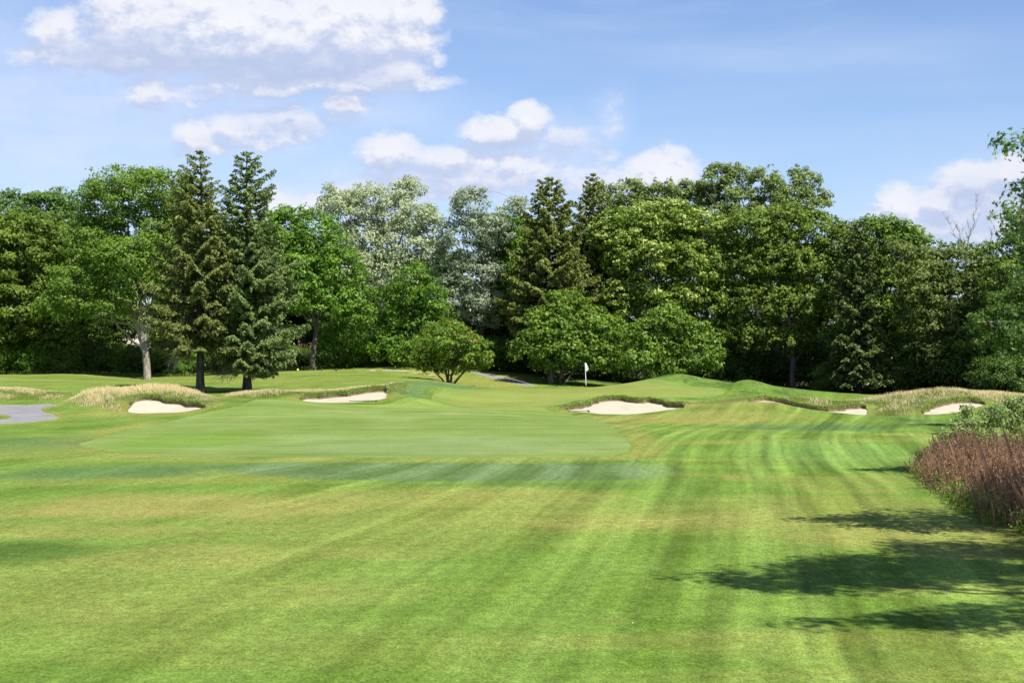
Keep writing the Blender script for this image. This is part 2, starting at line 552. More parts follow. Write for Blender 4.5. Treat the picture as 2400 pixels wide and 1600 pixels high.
def _phi(r2):
    return np.where(r2 > 1e-9, .5 * r2 * np.log(np.maximum(r2, 1e-9)), 0.)


_c = CP[:, :2] / SC
_n = len(_c)
_K = _phi(((_c[:, None] - _c[None]) ** 2).sum(2)) + 2e-4 * np.eye(_n)
_Pm = np.c_[np.ones(_n), _c]
_A = np.block([[_K, _Pm], [_Pm.T, np.zeros((3, 3))]])
_w = np.linalg.solve(_A, np.r_[CP[:, 2], 0, 0, 0])


def base_h(x, y):
    x = np.asarray(x, float).ravel(); y = np.asarray(y, float).ravel()
    res = np.empty(len(x))
    xc = np.clip(x, -62, 62); yc = np.clip(y, 2, 182)
    for i in range(0, len(x), 20000):
        q = np.c_[xc[i:i + 20000], yc[i:i + 20000]] / SC
        r2 = ((q[:, None] - _c[None]) ** 2).sum(2)
        res[i:i + 20000] = _phi(r2) @ _w[:_n] + _w[_n] + q @ _w[_n + 1:]
    far = ss(np.hypot(np.maximum(np.abs(x) - 62, 0), np.maximum(y - 182, 0) + np.maximum(2 - y, 0)), 0, 60)
    return res * (1 - far) + .3 * far


def ray(px, py):
    """first point where the sight line through a photograph pixel meets the ground"""
    Yt = np.linspace(12, 128, 700)
    z = base_h((px - 1200) * Yt / F, Yt)
    d = z - (CAMH - (py - 800) * Yt / F)
    i = np.argmax(d > 0)
    if not d[i] > 0: i = len(d) - 1
    return (px - 1200) * Yt[i] / F, Yt[i]


def chaikin(P, n=2):
    P = np.asarray(P, float)
    for _ in range(n):
        Q = np.roll(P, -1, 0)
        P = np.stack([P * .75 + Q * .25, P * .25 + Q * .75], 1).reshape(-1, 2)
    return P


def plan(pts): return np.array([(X(a, b), b) for a, b in pts])


def sdf(poly, x, y, lim=6.0):
    """signed distance, negative inside, clamped far away"""
    res = np.full(len(x), lim)
    lo = poly.min(0) - lim; hi = poly.max(0) + lim
    sel = np.where((x > lo[0]) & (x < hi[0]) & (y > lo[1]) & (y < hi[1]))[0]
    if not len(sel): return res
    px, py = x[sel], y[sel]
    best = np.full(len(sel), 1e9); ins = np.zeros(len(sel), bool)
    Q = np.roll(poly, -1, 0)
    for (ax, ay), (bx, by) in zip(poly, Q):
        ex, ey = bx - ax, by - ay
        tt = np.clip(((px - ax) * ex + (py - ay) * ey) / (ex * ex + ey * ey + 1e-12), 0, 1)
        best = np.minimum(best, (px - ax - tt * ex) ** 2 + (py - ay - tt * ey) ** 2)
        c = ((ay > py) != (by > py))
        xx = ax + (py - ay) * ex / (ey if abs(ey) > 1e-12 else 1e-12)
        ins ^= c & (px < xx)
    d = np.sqrt(best)
    res[sel] = np.where(ins, -d, d)
    return np.clip(res, -lim, lim)


BUNKERS = [
    ("sand_bunker", "pale sand bunker far left under the golden grass mound", .27,
     [(296, 79), (300, 77.8), (380, 77.4), (440, 77.7), (488, 78.8), (470, 79.6), (445, 80.2), (428, 80.8), (400, 80.9), (372, 81.5), (345, 81.6), (310, 80.7)]),
    ("sand_bunker", "long thin sand bunker left of the small round tree, under a grassy lip", .30,
     [(705, 86.8), (760, 85.6), (850, 86.4), (905, 87.5), (912, 90), (915, 92.4), (880, 92.2), (850, 91.6), (820, 90.3), (790, 90.1), (760, 89.1), (730, 88.9), (705, 88)]),
    ("sand_bunker", "large central sand bunker in front of the flag and green", .27,
     [(1325, 88), (1345, 86.5), (1400, 84.5), (1480, 84.4), (1560, 86), (1612, 88), (1590, 90), (1565, 90.6), (1545, 92), (1522, 93), (1500, 91.6), (1480, 92.4), (1450, 93.6), (1415, 93.2), (1392, 91.4), (1375, 89.6), (1340, 88.9)]),
    ("sand_bunker", "thin sand bunker half hidden behind the tan turf mound, right of centre", .26,
     [(1755, 88.5), (1800, 86), (1900, 84.5), (1960, 84.0), (2022, 84.2), (2034, 87), (2032, 90), (2000, 89.8), (1965, 88.4), (1930, 87.6), (1900, 88.6), (1865, 90.6), (1840, 91.9), (1800, 92), (1765, 91)]),
    ("sand_bunker", "sand bunker far right, behind the leafy shrub, under the tall grass bank", .30,
     [(2152, 84.5), (2220, 84.6), (2285, 86.6), (2315, 90.3), (2300, 91.3), (2262, 91.2), (2235, 90.3), (2200, 88.6), (2178, 87.4)]),
]
for b in BUNKERS:
    pass
BP = [chaikin(plan(b[3]), 2) for b in BUNKERS]
BMID = []
for P in BP:
    xs = np.linspace(P[:, 0].min() + .02, P[:, 0].max() - .02, 60); mid = []
    for xv in xs:
        Q = np.roll(P, -1, 0); ys = []
        for (ax, ay), (bx, by) in zip(P, Q):
            if (ax > xv) != (bx > xv): ys.append(ay + (by - ay) * (xv - ax) / (bx - ax))
        mid.append((min(ys) + max(ys)) / 2 if ys else P[:, 1].mean())
    BMID.append((xs, np.array(mid)))

GREEN = chaikin([ray(*p) for p in [(1008, 929), (1024, 921.5), (1055, 916), (1100, 913), (1160, 911.5), (1225, 911)]] + list(plan([(1370, 112), (1500, 108.5), (1600, 104.2), (1670, 102.6), (1702, 100.6),
                      (1692, 98.3), (1600, 97.2), (1450, 98.6), (1380, 96), (1310, 90.5), (1262, 87), (1150, 86), (1050, 88.5), (1018, 91)])), 2)
APPR = chaikin([ray(*p) for p in [(415, 1068), (600, 1071), (1000, 1072), (1300, 1071), (1420, 1069), (1465, 1062), (1482, 1050), (1470, 1030), (1440, 1006),
                                  (1418, 988), (1395, 980), (1340, 972), (1290, 964)]] + [(X(1262, 87), 87), (X(1150, 87), 87), (X(1050, 89), 89), (X(1000, 90), 90),
                [X(960, 86), 86], [X(860, 84), 84], [X(780, 83.2), 83.2], [X(700, 82.5), 82.5], [X(640, 82.3), 82.3], [X(600, 81), 81]] +
               [ray(*p) for p in [(560, 952), (500, 962), (400, 985), (300, 1006), (200, 1036), (178, 1043), (250, 1056), (330, 1065)]], 2)
PATH_L = chaikin([ray(*p) for p in [(-400, 1010), (-200, 1000), (0, 993), (60, 990), (128, 983), (136, 976), (105, 968), (92, 960), (110, 953), (140, 950),
                                    (60, 949.5), (0, 948.5), (-150, 948), (-400, 946), (-400, 975), (-150, 972), (-20, 969), (20, 973), (30, 977), (5, 984), (-60, 986), (-200, 985), (-400, 990)]], 1)
PATH_R = chaikin(plan([(1215, 117.6), (1262, 117.6), (1240, 119.2), (1213, 121.4), (1170, 123.8), (1135, 126), (1105, 127.6), (1070, 128.3), (1040, 128.6),
                       (1040, 127.2), (1070, 126.8), (1100, 125.6), (1135, 123.4), (1170, 121.0), (1195, 119.2)]), 1)
STRIP = chaikin([ray(*p) for p in [(380, 1086), (900, 1083), (1540, 1082), (1590, 1090), (1600, 1102), (1570, 1118), (1480, 1127), (900, 1131), (600, 1118)]], 2)

gx = np.r_[-np.geomspace(50, 1500, 26)[::-1], np.arange(-49.8, 49.9, .27), np.geomspace(50, 1500, 26)]
gy = np.r_[-np.geomspace(4, 800, 14)[::-1], np.arange(-3, 8, 1.), np.arange(8, 60, .36), np.arange(60, 112, .30), np.arange(112, 131, .45), np.geomspace(131.5, 2500, 26)]
GX, GY = np.meshgrid(gx, gy)
nx, ny = len(gx), len(gy)
vx = GX.ravel(); vy = GY.ravel()
ii = (np.arange(ny - 1)[:, None] * nx + np.arange(nx - 1)[None]).ravel()
TRI = np.concatenate([np.c_[ii, ii + 1, ii + nx + 1], np.c_[ii, ii + nx + 1, ii + nx]])

wob = lambda x, y, a, s: a * (fbm(x * s, y * s, 3) - .5) * 2
FIELDS = []
for k, P in enumerate(BP):
    f = sdf(P, vx, vy)
    xs, mid = BMID[k]
    back = ss(vy - np.interp(vx, xs, mid), -.2, .6)
    FIELDS.append(f + wob(vx + 9 * k, vy, .32, 1.5) * back + wob(vx, vy, .10, .8))
FIELDS.append(np.minimum(sdf(PATH_L, vx, vy), sdf(PATH_R, vx, vy)) + wob(vx, vy, .12, 1.3))
FIELDS.append(sdf(GREEN, vx, vy) + wob(vx, vy, .06, .5))
FIELDS.append(sdf(APPR, vx, vy) + wob(vx, vy, .10, .6))
FIELDS.append(sdf(STRIP, vx, vy))
FM = np.stack(FIELDS, 1)
V2 = np.c_[vx, vy]


def split(tris, col):
    """cut triangles along FIELD[col] = 0; returns (inside, outside)"""
    global V2, FM
    f = FM[:, col]
    s = f[tris] <= 0
    k = s.sum(1)
    ins = [tris[k == 3]]; outs = [tris[k == 0]]
    newv, newf, cache = [], [], {}
    base = len(V2)

    def cut(a, b):
        key = (a, b) if a < b else (b, a)
        if key in cache: return cache[key]
        a, b = key
        tt = f[a] / (f[a] - f[b])
        tt = min(max(tt, .001), .999)
        newv.append(V2[a] * (1 - tt) + V2[b] * tt)
        r = FM[a] * (1 - tt) + FM[b] * tt; r[col] = 0.0
        newf.append(r)
        cache[key] = base + len(newv) - 1
        return cache[key]
    ti, to = [], []
    cedges = []
    for tr in tris[(k == 1) | (k == 2)]:
        sg = [f[v] <= 0 for v in tr]
        tr = [int(v) for v in tr]
        lone = 0
        for q in range(3):
            if sg[q] != sg[(q + 1) % 3] and sg[q] != sg[(q + 2) % 3]: lone = q
        a, b, c = tr[lone], tr[(lone + 1) % 3], tr[(lone + 2) % 3]
        ab = cut(a, b); ac = cut(a, c)
        A = [(a, ab, ac)]; B = [(ab, b, c), (ab, c, ac)]
        if sg[lone]: ti += A; to += B; cedges.append((ab, ac))
        else: to += A; ti += B; cedges.append((ac, ab))
    if newv:
        V2 = np.vstack([V2, np.array(newv)]); FM = np.vstack([FM, np.array(newf)])
        ins.append(np.array(ti, int).reshape(-1, 3)); outs.append(np.array(to, int).reshape(-1, 3))
    return np.concatenate(ins), np.concatenate(outs), cedges


rest = TRI
bunk_t, bunk_e = [], []
for k in range(5):
    a, rest, e = split(rest, k); bunk_t.append(a); bunk_e.append(e)
path_t, rest, _ = split(rest, 5)
green_t, rest, _ = split(rest, 6)
appr_t, rest, _ = split(rest, 7)
vx, vy = V2[:, 0], V2[:, 1]

H0 = base_h(vx, vy)
def bump(px, Yc, sx_, sy_, a):
    return a * np.exp(-((vx - X(px, Yc)) / sx_) ** 2 - ((vy - Yc) / sy_) ** 2)


H0 += bump(1755, 103.5, 1.5, 2.6, .30) + bump(1697, 104, .9, 3.0, -.20) + bump(1590, 107, 2.4, 3.0, .20) + bump(1870, 100, 1.2, 2, -.10)
H0 += np.where(vy < 135, .05 * (fbm(vx * .16, vy * .12, 3) - .5), 0)
H0 += np.where((vy > 60) & (FM[:, 6] > .5) & (FM[:, 7] > .5), .06 * (fbm(vx * 1.1, vy * 1.1, 2) - .5), 0)


def back_of(k, x, y):
    xs, mid = BMID[k]
    return ss(y - np.interp(x, xs, mid), -.1, .7)


HG = H0.copy(); LIP = np.zeros(len(H0))
for k in range(5):
    d = np.maximum(FM[:, k], 0)
    bk = back_of(k, vx, vy)
    g = BUNKERS[k][2] * bk * np.exp(-(d / 1.3) ** 2) * (d < 5.5)
    HG += g
    LIP = np.maximum(LIP, bk * np.exp(-(d / .35) ** 2))


def ellipse(px, py, rx, ry, pw=1.0):
    Yc = min(CAMH * F / max(py - 800, 30), 125)
    xc = X(px, Yc)
    dx = (vx - xc) / (rx * Yc / F); dy = (vy - Yc) / (ry * Yc * Yc / (CAMH * F))
    w1 = .35 * (fbm(vx * .5 + px, vy * .25 + py, 4) - .5) * 2
    return ss(1.15 - np.sqrt(dx * dx + dy * dy) + w1, 0, .75) * pw


# --- colour of the turf (growth, dryness, mowing direction, one slope's shade), painted per vertex
G_LUSH = np.array([.086, .155, .015]); G_BRIGHT = np.array([.205, .318, .060]); G_DRY = np.array([.335, .300, .088])
G_BLUE = np.array([.110, .205, .075]); G_PALE = np.array([.215, .300, .098]); G_PUTT = np.array([.240, .290, .066]); G_ROUGH = np.array([.120, .165, .040])


def blend(c, b, w): return c * (1 - w[:, None]) + b * w[:, None]


N1 = fbm(vx * .22, vy * .10, 5); N2 = fbm(vx * .9 + 40, vy * .35, 4); N3 = fbm(vx * .35 + 90, vy * 1.3, 4)
N4 = fbm(vx * 2.5, vy * .9 + 7, 3); N5 = fbm(vx * .09 + 11, vy * .55, 5)
left = ss(-vx, -4, 6)
u = vx - .16 * vy - left * (.40 * 4 * np.log1p(np.exp((vy - 29) / 4.)) - .28 * 4 * np.log1p(np.exp((vy - 42) / 4.))) + .5 * (N1 - .5) \
    - ss(vy, 50, 80) * .10 * (vy - 50)
amp = .45 + 1.1 * fbm(vx * .12 + 5, vy * .06, 3)
st = np.sin(u * 2 * np.pi / .95 + 3 * (N1 - .5)) * .36 + np.tanh(2.2 * np.sin(u * 2 * np.pi / 3.5 + .6)) * .46
leftfade = 1 - .55 * ss(-vx / vy, .03, .30)
farfade = 1 - .65 * ss(vy, 84, 96)
st2 = np.sin(u * 2 * np.pi / .52 + 5 * (N1 - .5)) * ss(vy, 28, 40) * ss(vx, 0, 4) * .15
st = (st + st2) * np.clip(amp, 0, 1) * leftfade * farfade + (N2 - .5) * 1.5 + (N3 - .5) * .8
st *= (1 - .3 * ss(vy, 100, 125))
col = blend(np.tile(G_LUSH, (len(vx), 1)), G_BRIGHT, np.clip(.54 + .44 * st, 0, 1))
dry = np.zeros(len(vx))
for e in [(450, 1185, 620, 34, .95), (1050, 1172, 520, 32, .62), (200, 1240, 420, 22, .62), (420, 1300, 420, 40, .60), (800, 1290, 330, 22, .45), (350, 1420, 420, 50, .40),
          (700, 1380, 350, 40, .40), (1650, 1228, 760, 18, .75), (2150, 1255, 420, 34, .75), (1250, 1205, 380, 14, .55), (2300, 1290, 250, 26, .7), (300, 1360, 700, 110, .34), (500, 1500, 700, 70, .26), (900, 1270, 500, 30, .35), (1900, 1215, 420, 36, .6), (2000, 1150, 150, 12, .5),
          (1720, 1117, 42, 9, .9), (1880, 1137, 55, 9, .55), (770, 1163, 45, 6, .7), (1600, 1108, 110, 6, .4), (1600, 975, 330, 14, .85), (1740, 955, 240, 14, .8),
          (2130, 1020, 120, 7, .55), (1900, 1180, 330, 20, .45), (1450, 1000, 60, 26, .55), (1500, 1055, 60, 18, .55), (330, 975, 220, 8, .6), (700, 1240, 500, 10, .4),
          (400, 958, 260, 10, .4), (1430, 1440, 60, 9, .4), (1060, 1560, 120, 10, .3), (520, 1550, 160, 14, .35), (1100, 1225, 160, 12, .5)]:
    dry = np.maximum(dry, ellipse(*e))
dry = np.clip(dry * (.55 + .9 * (N4 - .1) * .9), 0, 1)
# rim of unwatered turf round the approach, and the far lawns
ap = FM[:, 7]
rim = ss(ap, 0, .25) * (1 - ss(ap, .9, 1.7)) * ((vy < 72) | (vx > 0))
dry = np.maximum(dry, .55 * rim * (.6 + .8 * N2))
dry = np.maximum(dry, ss(vy, 90, 100) * ss(-vx, -8, 0) * np.clip(1.6 * (N5 - .34), 0, .75))
dry = np.maximum(dry, .34 * ss(N5, .52, .68) * (1 - ss(vy, 60, 75)))
dry = np.maximum(dry, ss(vx, X(930, 112), X(1010, 112)) * ss(vy, 103, 108) * (1 - ss(vy, 121, 125)) * (1 - ss(vx, X(1210, 118), X(1260, 118))) * .6)
col = blend(col, G_DRY, dry * .80)
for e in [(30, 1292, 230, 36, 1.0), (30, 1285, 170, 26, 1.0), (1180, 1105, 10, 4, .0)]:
    col = blend(col, np.array([.085, .150, .024]), ellipse(*e) * .85)  # shade of a slope facing away from the sun, painted into the turf colour
blue = np.zeros(len(vx))
for e in [(250, 1110, 380, 22, .75), (100, 1040, 330, 24, .55), (1950, 995, 260, 11, .95), (1300, 1140, 400, 8, .4), (2150, 975, 130, 5, .5)]:
    blue = np.maximum(blue, ellipse(*e) * (.5 + .7 * N3))
col = blend(col, G_BLUE * .85, np.clip(blue, 0, 1))
col = blend(col, G_BRIGHT * np.array([.92, 1.02, 1.25]), .6 * ellipse(1950, 1060, 260, 30))
# dark blue-green band of thicker grass in front of the approach
sw = 1 - ss(FM[:, 8] + .5 * (N2 - .5), -.5, .25)
bandn = .5 + .5 * np.sin(u * 2 * np.pi / 3.2 + 4 * N1)
stripc = blend(np.tile(np.array([.075, .135, .036]), (len(vx), 1)), np.array([.170, .255, .120]), np.clip(.12 + .9 * bandn * N2 * 1.5 + .55 * ss(vx, X(1420, 44), X(1590, 44)), 0, 1))
sw = sw * ss(vx, X(330, 46), X(640, 46)) * .82
sw = sw * (1 - .55 * ss(vx, X(1420, 44), X(1600, 44)))
col = col * (1 - sw[:, None]) + stripc * sw[:, None]
# rough banks near the bunkers
rough = np.zeros(len(vx))
for k in range(5):
    rough = np.maximum(rough, (1 - ss(FM[:, k], 1.5, 4.5)) * back_of(k, vx, vy))
rough = np.maximum(rough, ellipse(2250, 932, 260, 8) * 0)
col = blend(col, G_ROUGH, np.clip(rough, 0, 1) * .8)
mb = ss(vx, X(930, 93), X(985, 93)) * (1 - ss(vx, X(1150, 100), X(1260, 100))) * ss(FM[:, 6], .3, 1.) * ss(vy, 86, 90) * (1 - ss(vy, 104, 110))
col = blend(col, np.array([.115, .200, .070]), mb * .9)
col = blend(col, np.array([.125, .105, .05]), np.clip(LIP, 0, 1) * .85)
fr = np.min(FM[:, :5], axis=1)
col = blend(col, G_DRY * .75, (1 - ss(fr, .2, 1.6)) * (1 - np.clip(rough, 0, 1)) * .5)
pe = FM[:, 5]
col = blend(col, G_DRY, (1 - ss(pe, .05, .7)) * .6 * N2 * 1.6)
hm = ss(vx, X(1400, 105), X(1480, 105)) * ss(FM[:, 6], .2, .9) * ss(vy, 97, 99) * (1 - ss(vx, X(1850, 100), X(1950, 100)))
col = blend(col, np.array([.135, .225, .045]) * 1.0, hm * (.45 + .9 * (N2 - .2)).clip(0, 1))
hn = fbm(vx * .8 + 31, vy * .35 + vx * .25, 4)
col = blend(col, np.array([.085, .150, .030]), hm * ss(hn, .48, .66) * .8)
col = col * (1 - .35 * hm * ss(N4, .5, .75))[:, None]
# woodland floor behind the lawns
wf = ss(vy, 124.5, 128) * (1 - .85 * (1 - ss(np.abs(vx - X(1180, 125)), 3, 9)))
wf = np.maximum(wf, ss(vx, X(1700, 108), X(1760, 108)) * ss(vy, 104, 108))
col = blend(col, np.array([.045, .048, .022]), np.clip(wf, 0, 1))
# approach
cs = fbm(vx * .13, vy * 2.6, 4); cs2 = fbm(vx * .35 + 7, vy * .18, 4)
colA = blend(np.tile(np.array([.155, .240, .056]), (len(vx), 1)), G_PALE, np.clip(.15 + 1.5 * (cs - .3) + 1.5 * (cs2 - .5), 0, 1))
colA = blend(colA, np.array([.215, .305, .150]), .45 * ellipse(1000, 1040, 620, 22) * (.4 + cs2))
colA = blend(colA, np.array([.150, .255, .045]), .8 * ellipse(420, 1030, 200, 30))
colA = blend(colA, np.array([.23, .325, .066]), ss(vy, 78, 86) * .6)
fr6 = FM[:, 6]
colA = blend(colA, np.array([.135, .215, .045]), ss(fr6, -.05, .15) * (1 - ss(fr6, .5, 1.3)) * .75)
colA = blend(colA, np.array([.150, .225, .050]), ss(fr6, 2.0, 2.3) * (1 - ss(fr6, 3.0, 3.4)) * .35)
colA *= np.array([1.12, 1.07, .97])
colA *= (1 + .12 * (N4 - .5))[:, None]
# putting green
g1 = fbm(vx * .25 + 3, vy * .25, 4)
colG = blend(np.tile(G_PUTT * .93, (len(vx), 1)), G_PUTT * np.array([1.08, 1.1, 1.15]), np.clip(g1 * 1.4 - .2, 0, 1))
collar = ss(FM[:, 6], -1.3, -1.0)
colG = blend(colG, np.array([.185, .275, .065]), collar * .6)


KA = .69


def region(name, tris, h, colr, mat, label_kind='structure'):
    if colr is not None: colr = colr * KA
    used = np.unique(tris)
    remap = np.full(len(V2), -1); remap[used] = np.arange(len(used))
    V = np.c_[vx[used], vy[used], h[used]]
    at = None
    if colr is not None:
        if name == 'ground':
            at = {'Col': colr[used], 'su': u[used], 'sv': vy[used], 'sa': (leftfade * (1 - .7 * ss(vy, 80, 95)) * (1 - .6 * dry) * (.75 + .5 * ss(vx, 0, 5)))[used]}
        else:
            at = {'Col': colr[used], 'su': vy[used] * (.8 if name == 'fairway_approach' else .3), 'sv': vx[used], 'sa': np.full(len(used), .45 if name == 'fairway_approach' else .25)}
    me = mesh_np(name, V, remap[tris], at, smooth=True)
    o = link(name, me, mat)
    o['kind'] = label_kind
    return o


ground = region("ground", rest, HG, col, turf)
approach = region("fairway_approach", appr_t, HG, colA, turf_fine)
green = region("putting_green", green_t, HG, colG, turf_fine)
cart_path = region("cart_path", path_t, HG - .03, None, MATS['asphalt'])
LIPS = []
HS = H0 - .06 + .05 * (fbm(vx * 1.3, vy * 1.3, 3) - .5)
for k, b in enumerate(BUNKERS):
    o = region("sand_bunker", bunk_t[k], HS, None, MATS['sand'])
    tag(o, b[1])
    # the cut soil face between sand and turf, a part of the bunker
    ed = np.array(bunk_e[k])
    us = np.unique(ed); rm = {int(v): i for i, v in enumerate(us)}
    nV = len(us)
    zb = HS[us] - .03; zt = HG[us]
    zs = np.minimum(zb + .03 + .10 + .10 * fbm(vx[us] * 1.5, vy[us] * 1.5, 2), zt)
    rows = [zb, zs, zt]
    V = np.concatenate([np.c_[vx[us], vy[us], r_] for r_ in rows])
    soilc = np.array([.20, .155, .095]) * (.55 + .9 * fbm(vx[us] * 4, vy[us] * 4, 2))[:, None]
    C = np.concatenate([soilc, soilc * .8, np.tile([.16, .24, .05], (nV, 1))])
    fcs = np.array([(rm[int(a)] + q, rm[int(c)] + q, rm[int(c)] + q + nV, rm[int(a)] + q + nV) for a, c in ed for q in (0, nV)])
    me = mesh_np("bunker_lip", V, fcs, {'Col': C})
    link("bunker_lip", me, turf, o)
    LIPS.append((vx[ed[:, 0]], vy[ed[:, 0]], vx[ed[:, 1]], vy[ed[:, 1]], zb[[rm[int(a)] for a in ed[:, 0]]], zt[[rm[int(a)] for a in ed[:, 0]]]))


def gh(x, y):
    """ground height with the bunker lips"""
    x = np.atleast_1d(np.asarray(x, float)); y = np.atleast_1d(np.asarray(y, float))
    h = base_h(x, y)
    for k in range(5):
        d = sdf(BP[k], x, y)
        g = BUNKERS[k][2] * back_of(k, x, y) * np.exp(-(np.maximum(d, 0) / 1.3) ** 2) * (d < 5.5)
        h = h + g
    return h


def gz(x, y): return float(gh(x, y)[0])


# ------------------------------------------------------------------ tall grass and blades
def blades(name, x, y, hgt, wid, cols, label, cat, lean=.35, z=None, tipc=None, kk=.95):
    n = len(x)
    z = gh(x, y) - .02 if z is None else z
    a = rng.random(n) * 2 * np.pi
    w = np.c_[np.cos(a), np.sin(a), np.zeros(n)] * (wid / 2)[:, None]
    la = rng.random(n) * 2 * np.pi
    ln = np.c_[np.cos(la) - .25, np.sin(la), np.zeros(n)] * (lean * hgt * rng.random(n))[:, None]
    B = np.c_[x, y, z]
    mid = B + ln * .35 + np.c_[np.zeros((n, 2)), hgt * .6]
    top = B + ln + np.c_[np.zeros((n, 2)), hgt]
    cols = cols * kk
    V = np.stack([B - w, B + w, mid + w * .6, top], 1).reshape(-1, 3)
    k = np.arange(n) * 4
    tc = cols * 1.15 if tipc is None else tipc
    C = np.stack([cols * .85, cols * .85, cols, tc], 1).reshape(-1, 3)
    me = mesh_np(name, V, [np.c_[k, k + 1, k + 2], np.c_[k, k + 2, k + 3]], {'Col': C})
    o = link(name, me, MATS['blade'])
    tag(o, label, cat, kind='stuff')
    return o


def scatter(poly, n):
    lo, hi = poly.min(0), poly.max(0)
    P = rng.random((n * 3, 2)) * (hi - lo) + lo
    s = sdf(poly, P[:, 0], P[:, 1])
    P = P[s < 0][:n]
    return P[:, 0], P[:, 1]


def keep_out(x, y, m=.0):
    ok = np.ones(len(x), bool)
    for k in range(5): ok &= sdf(BP[k], x, y) > m
    return ok


GOLD = np.array([.66, .56, .27]); GOLD2 = np.array([.85, .74, .44]); GRN = np.array([.20, .27, .05]); GRN2 = np.array([.33, .37, .10])


def fescue(poly, n, gold, hmin, hmax, label, w=.030, green=1.0):
    x, y = scatter(poly, n)
    ok = keep_out(x, y, .05) & (rng.random(len(x)) < np.clip(-sdf(poly, x, y) / .9, .15, 1)); x, y = x[ok], y[ok]
    nn = fbm(x * .8, y * .8, 3)
    gmix = np.clip(gold(x, y) + (nn - .5) * 1.1, 0, 1)
    pick = rng.random(len(x)) < gmix
    r = rng.random(len(x))[:, None]
    c = np.where(pick[:, None], GOLD * (1 - r) + GOLD2 * r, (GRN * (1 - r) + GRN2 * r) * green)
    e = np.clip(-sdf(poly, x, y) / 1.4, .12, 1) * (.45 + 1.1 * fbm(x * .35 + 3, y * .35, 3))
    h = (hmin + (hmax - hmin) * rng.random(len(x)) * (.5 + nn)) * e * np.where(pick, 1.0, .7)
    return blades("tall_grass", x, y, h, np.full(len(x), w) * (.7 + .6 * rng.random(len(x))), c, label, "grass")


mound_a = plan([(140, 84.5), (145, 80), (200, 79), (255, 78), (292, 77.6), (296, 81), (345, 82.2), (430, 81), (495, 78.6), (525, 80), (530, 84), (470, 87.5), (340, 88.5), (200, 88)])
fescue(mound_a, 42000, lambda x, y: .35 + .9 * ss(y, 82.3, 84.6) - .2 * ss(x, X(330, 84), X(450, 84)), .18, .48,
       "golden and green tall fescue on the mound above the far left bunker")
strip_b = plan([(505, 86), (540, 85), (620, 86.5), (700, 88.2), (760, 89.5), (850, 92), (915, 92.6), (925, 88.5), (965, 89.5), (975, 92.5), (940, 95.5), (860, 96), (700, 95), (600, 92.4), (505, 90)])
fescue(strip_b, 46000, lambda x, y: .12 + .95 * ss(y - np.interp(x, [X(500, 88), X(700, 92), X(900, 93)], [86.5, 91.8, 94.0]), 0, 1.0), .12, .32,
       "green and straw coloured tall grass along the lip of the long left bunker")
left_meadow = plan([(-60, 96), (0, 96), (80, 95), (200, 90), (150, 86.5), (-60, 87)])
fescue(left_meadow, 26000, lambda x, y: .10 + .75 * ss(y, 91, 94.5), .08, .22, "straw tinted meadow grass strip at the left edge beyond the cart path", .035)
bank_d = plan([(1790, 93), (1840, 92.4), (1865, 91), (1900, 89), (1930, 88.1), (2000, 90.3), (2036, 90.2), (2040, 85), (2070, 83.2), (2150, 83.6), (2155, 86), (2180, 88), (2240, 91), (2310, 92), (2330, 90), (2325, 87), (2400, 84), (2480, 86),
               (2480, 97), (2300, 98), (2100, 98), (1950, 98), (1850, 98)])
fescue(bank_d, 80000, lambda x, y: .10 + .55 * ss(y, 94, 96.5) * ss(x, X(2020, 95), X(2100, 95)) + .55 * ss(x, X(2320, 88), X(2380, 88)) + .10 * ss(x, X(2040, 90), X(2100, 90)), .10, .34,
       "olive tall grass bank with straw seed heads behind the right hand bunkers")
lip_c = plan([(1318, 88.6), (1345, 89.2), (1375, 89.9), (1392, 91.7), (1415, 93.4), (1450, 93.9), (1480, 92.7), (1500, 92), (1522, 93.3), (1545, 92.3), (1570, 91), (1600, 90.2), (1640, 89), (1700, 92.6), (1790, 93.4), (1790, 95.5),
              (1700, 95.4), (1600, 95.4), (1500, 95.8), (1400, 95.6), (1340, 92.6), (1300, 90)])
fescue(lip_c, 26000, lambda x, y: .0 * x + .08, .04, .11, "short green grass hanging over the lip of the central bunker", .03, np.array([1.2, 1.45, 1.0]))

# grass hanging over the cut faces
for k, (ax_, ay_, bx_, by_, zb_, zt_) in enumerate(LIPS):
    tall = np.where(zt_ - zb_ > .14)[0]
    q = rng.choice(tall, 7000 if k in (1, 2) else 4000)
    tt = rng.random(len(q))
    x = ax_[q] * (1 - tt) + bx_[q] * tt; y = ay_[q] * (1 - tt) + by_[q] * tt
    y = y - .02 - .06 * rng.random(len(q))
    ztop = zt_[q] + .03; zlow = zb_[q] + .16
    zz = zlow + (ztop - zlow) * rng.random(len(q)) ** .7
    nn = fbm(x * 1.7, y * 1.7, 3); r = rng.random((len(q), 1))
    c = (np.array([.20, .34, .05]) * (1 - r) + np.array([.42, .55, .13]) * r)
    dryq = (rng.random(len(q)) < .12 + .3 * (nn > .6))[:, None]
    c = np.where(dryq, GOLD * .6, c)
    blades("lip_grass", x, y, .05 + .10 * rng.random(len(q)) * (.4 + nn), np.full(len(q), .035), c, ["grass fringe over the lip of the far left bunker", "grass fringe over the lip of the long left bunker", "grass fringe over the lip of the central bunker",
           "grass fringe over the lip of the thin half hidden bunker", "grass fringe over the lip of the far right bunker"][k], "grass", 1.0, z=zz)

# fringe of longer grass along the foot of the woodland and sparse tufts in the foreground
px_ = rng.random(9000) * 1150 - 60
yy = 125.5 + 2.0 * rng.random(9000); xx = X(px_, yy)
r = rng.random((9000, 1))
blades("woodland_edge_grass", xx, yy, .12 + .3 * rng.random(9000), np.full(9000, .05), GRN * .7 * (1 - r) + GRN2 * r, "uncut grass fringe at the foot of the trees on the left", "grass")


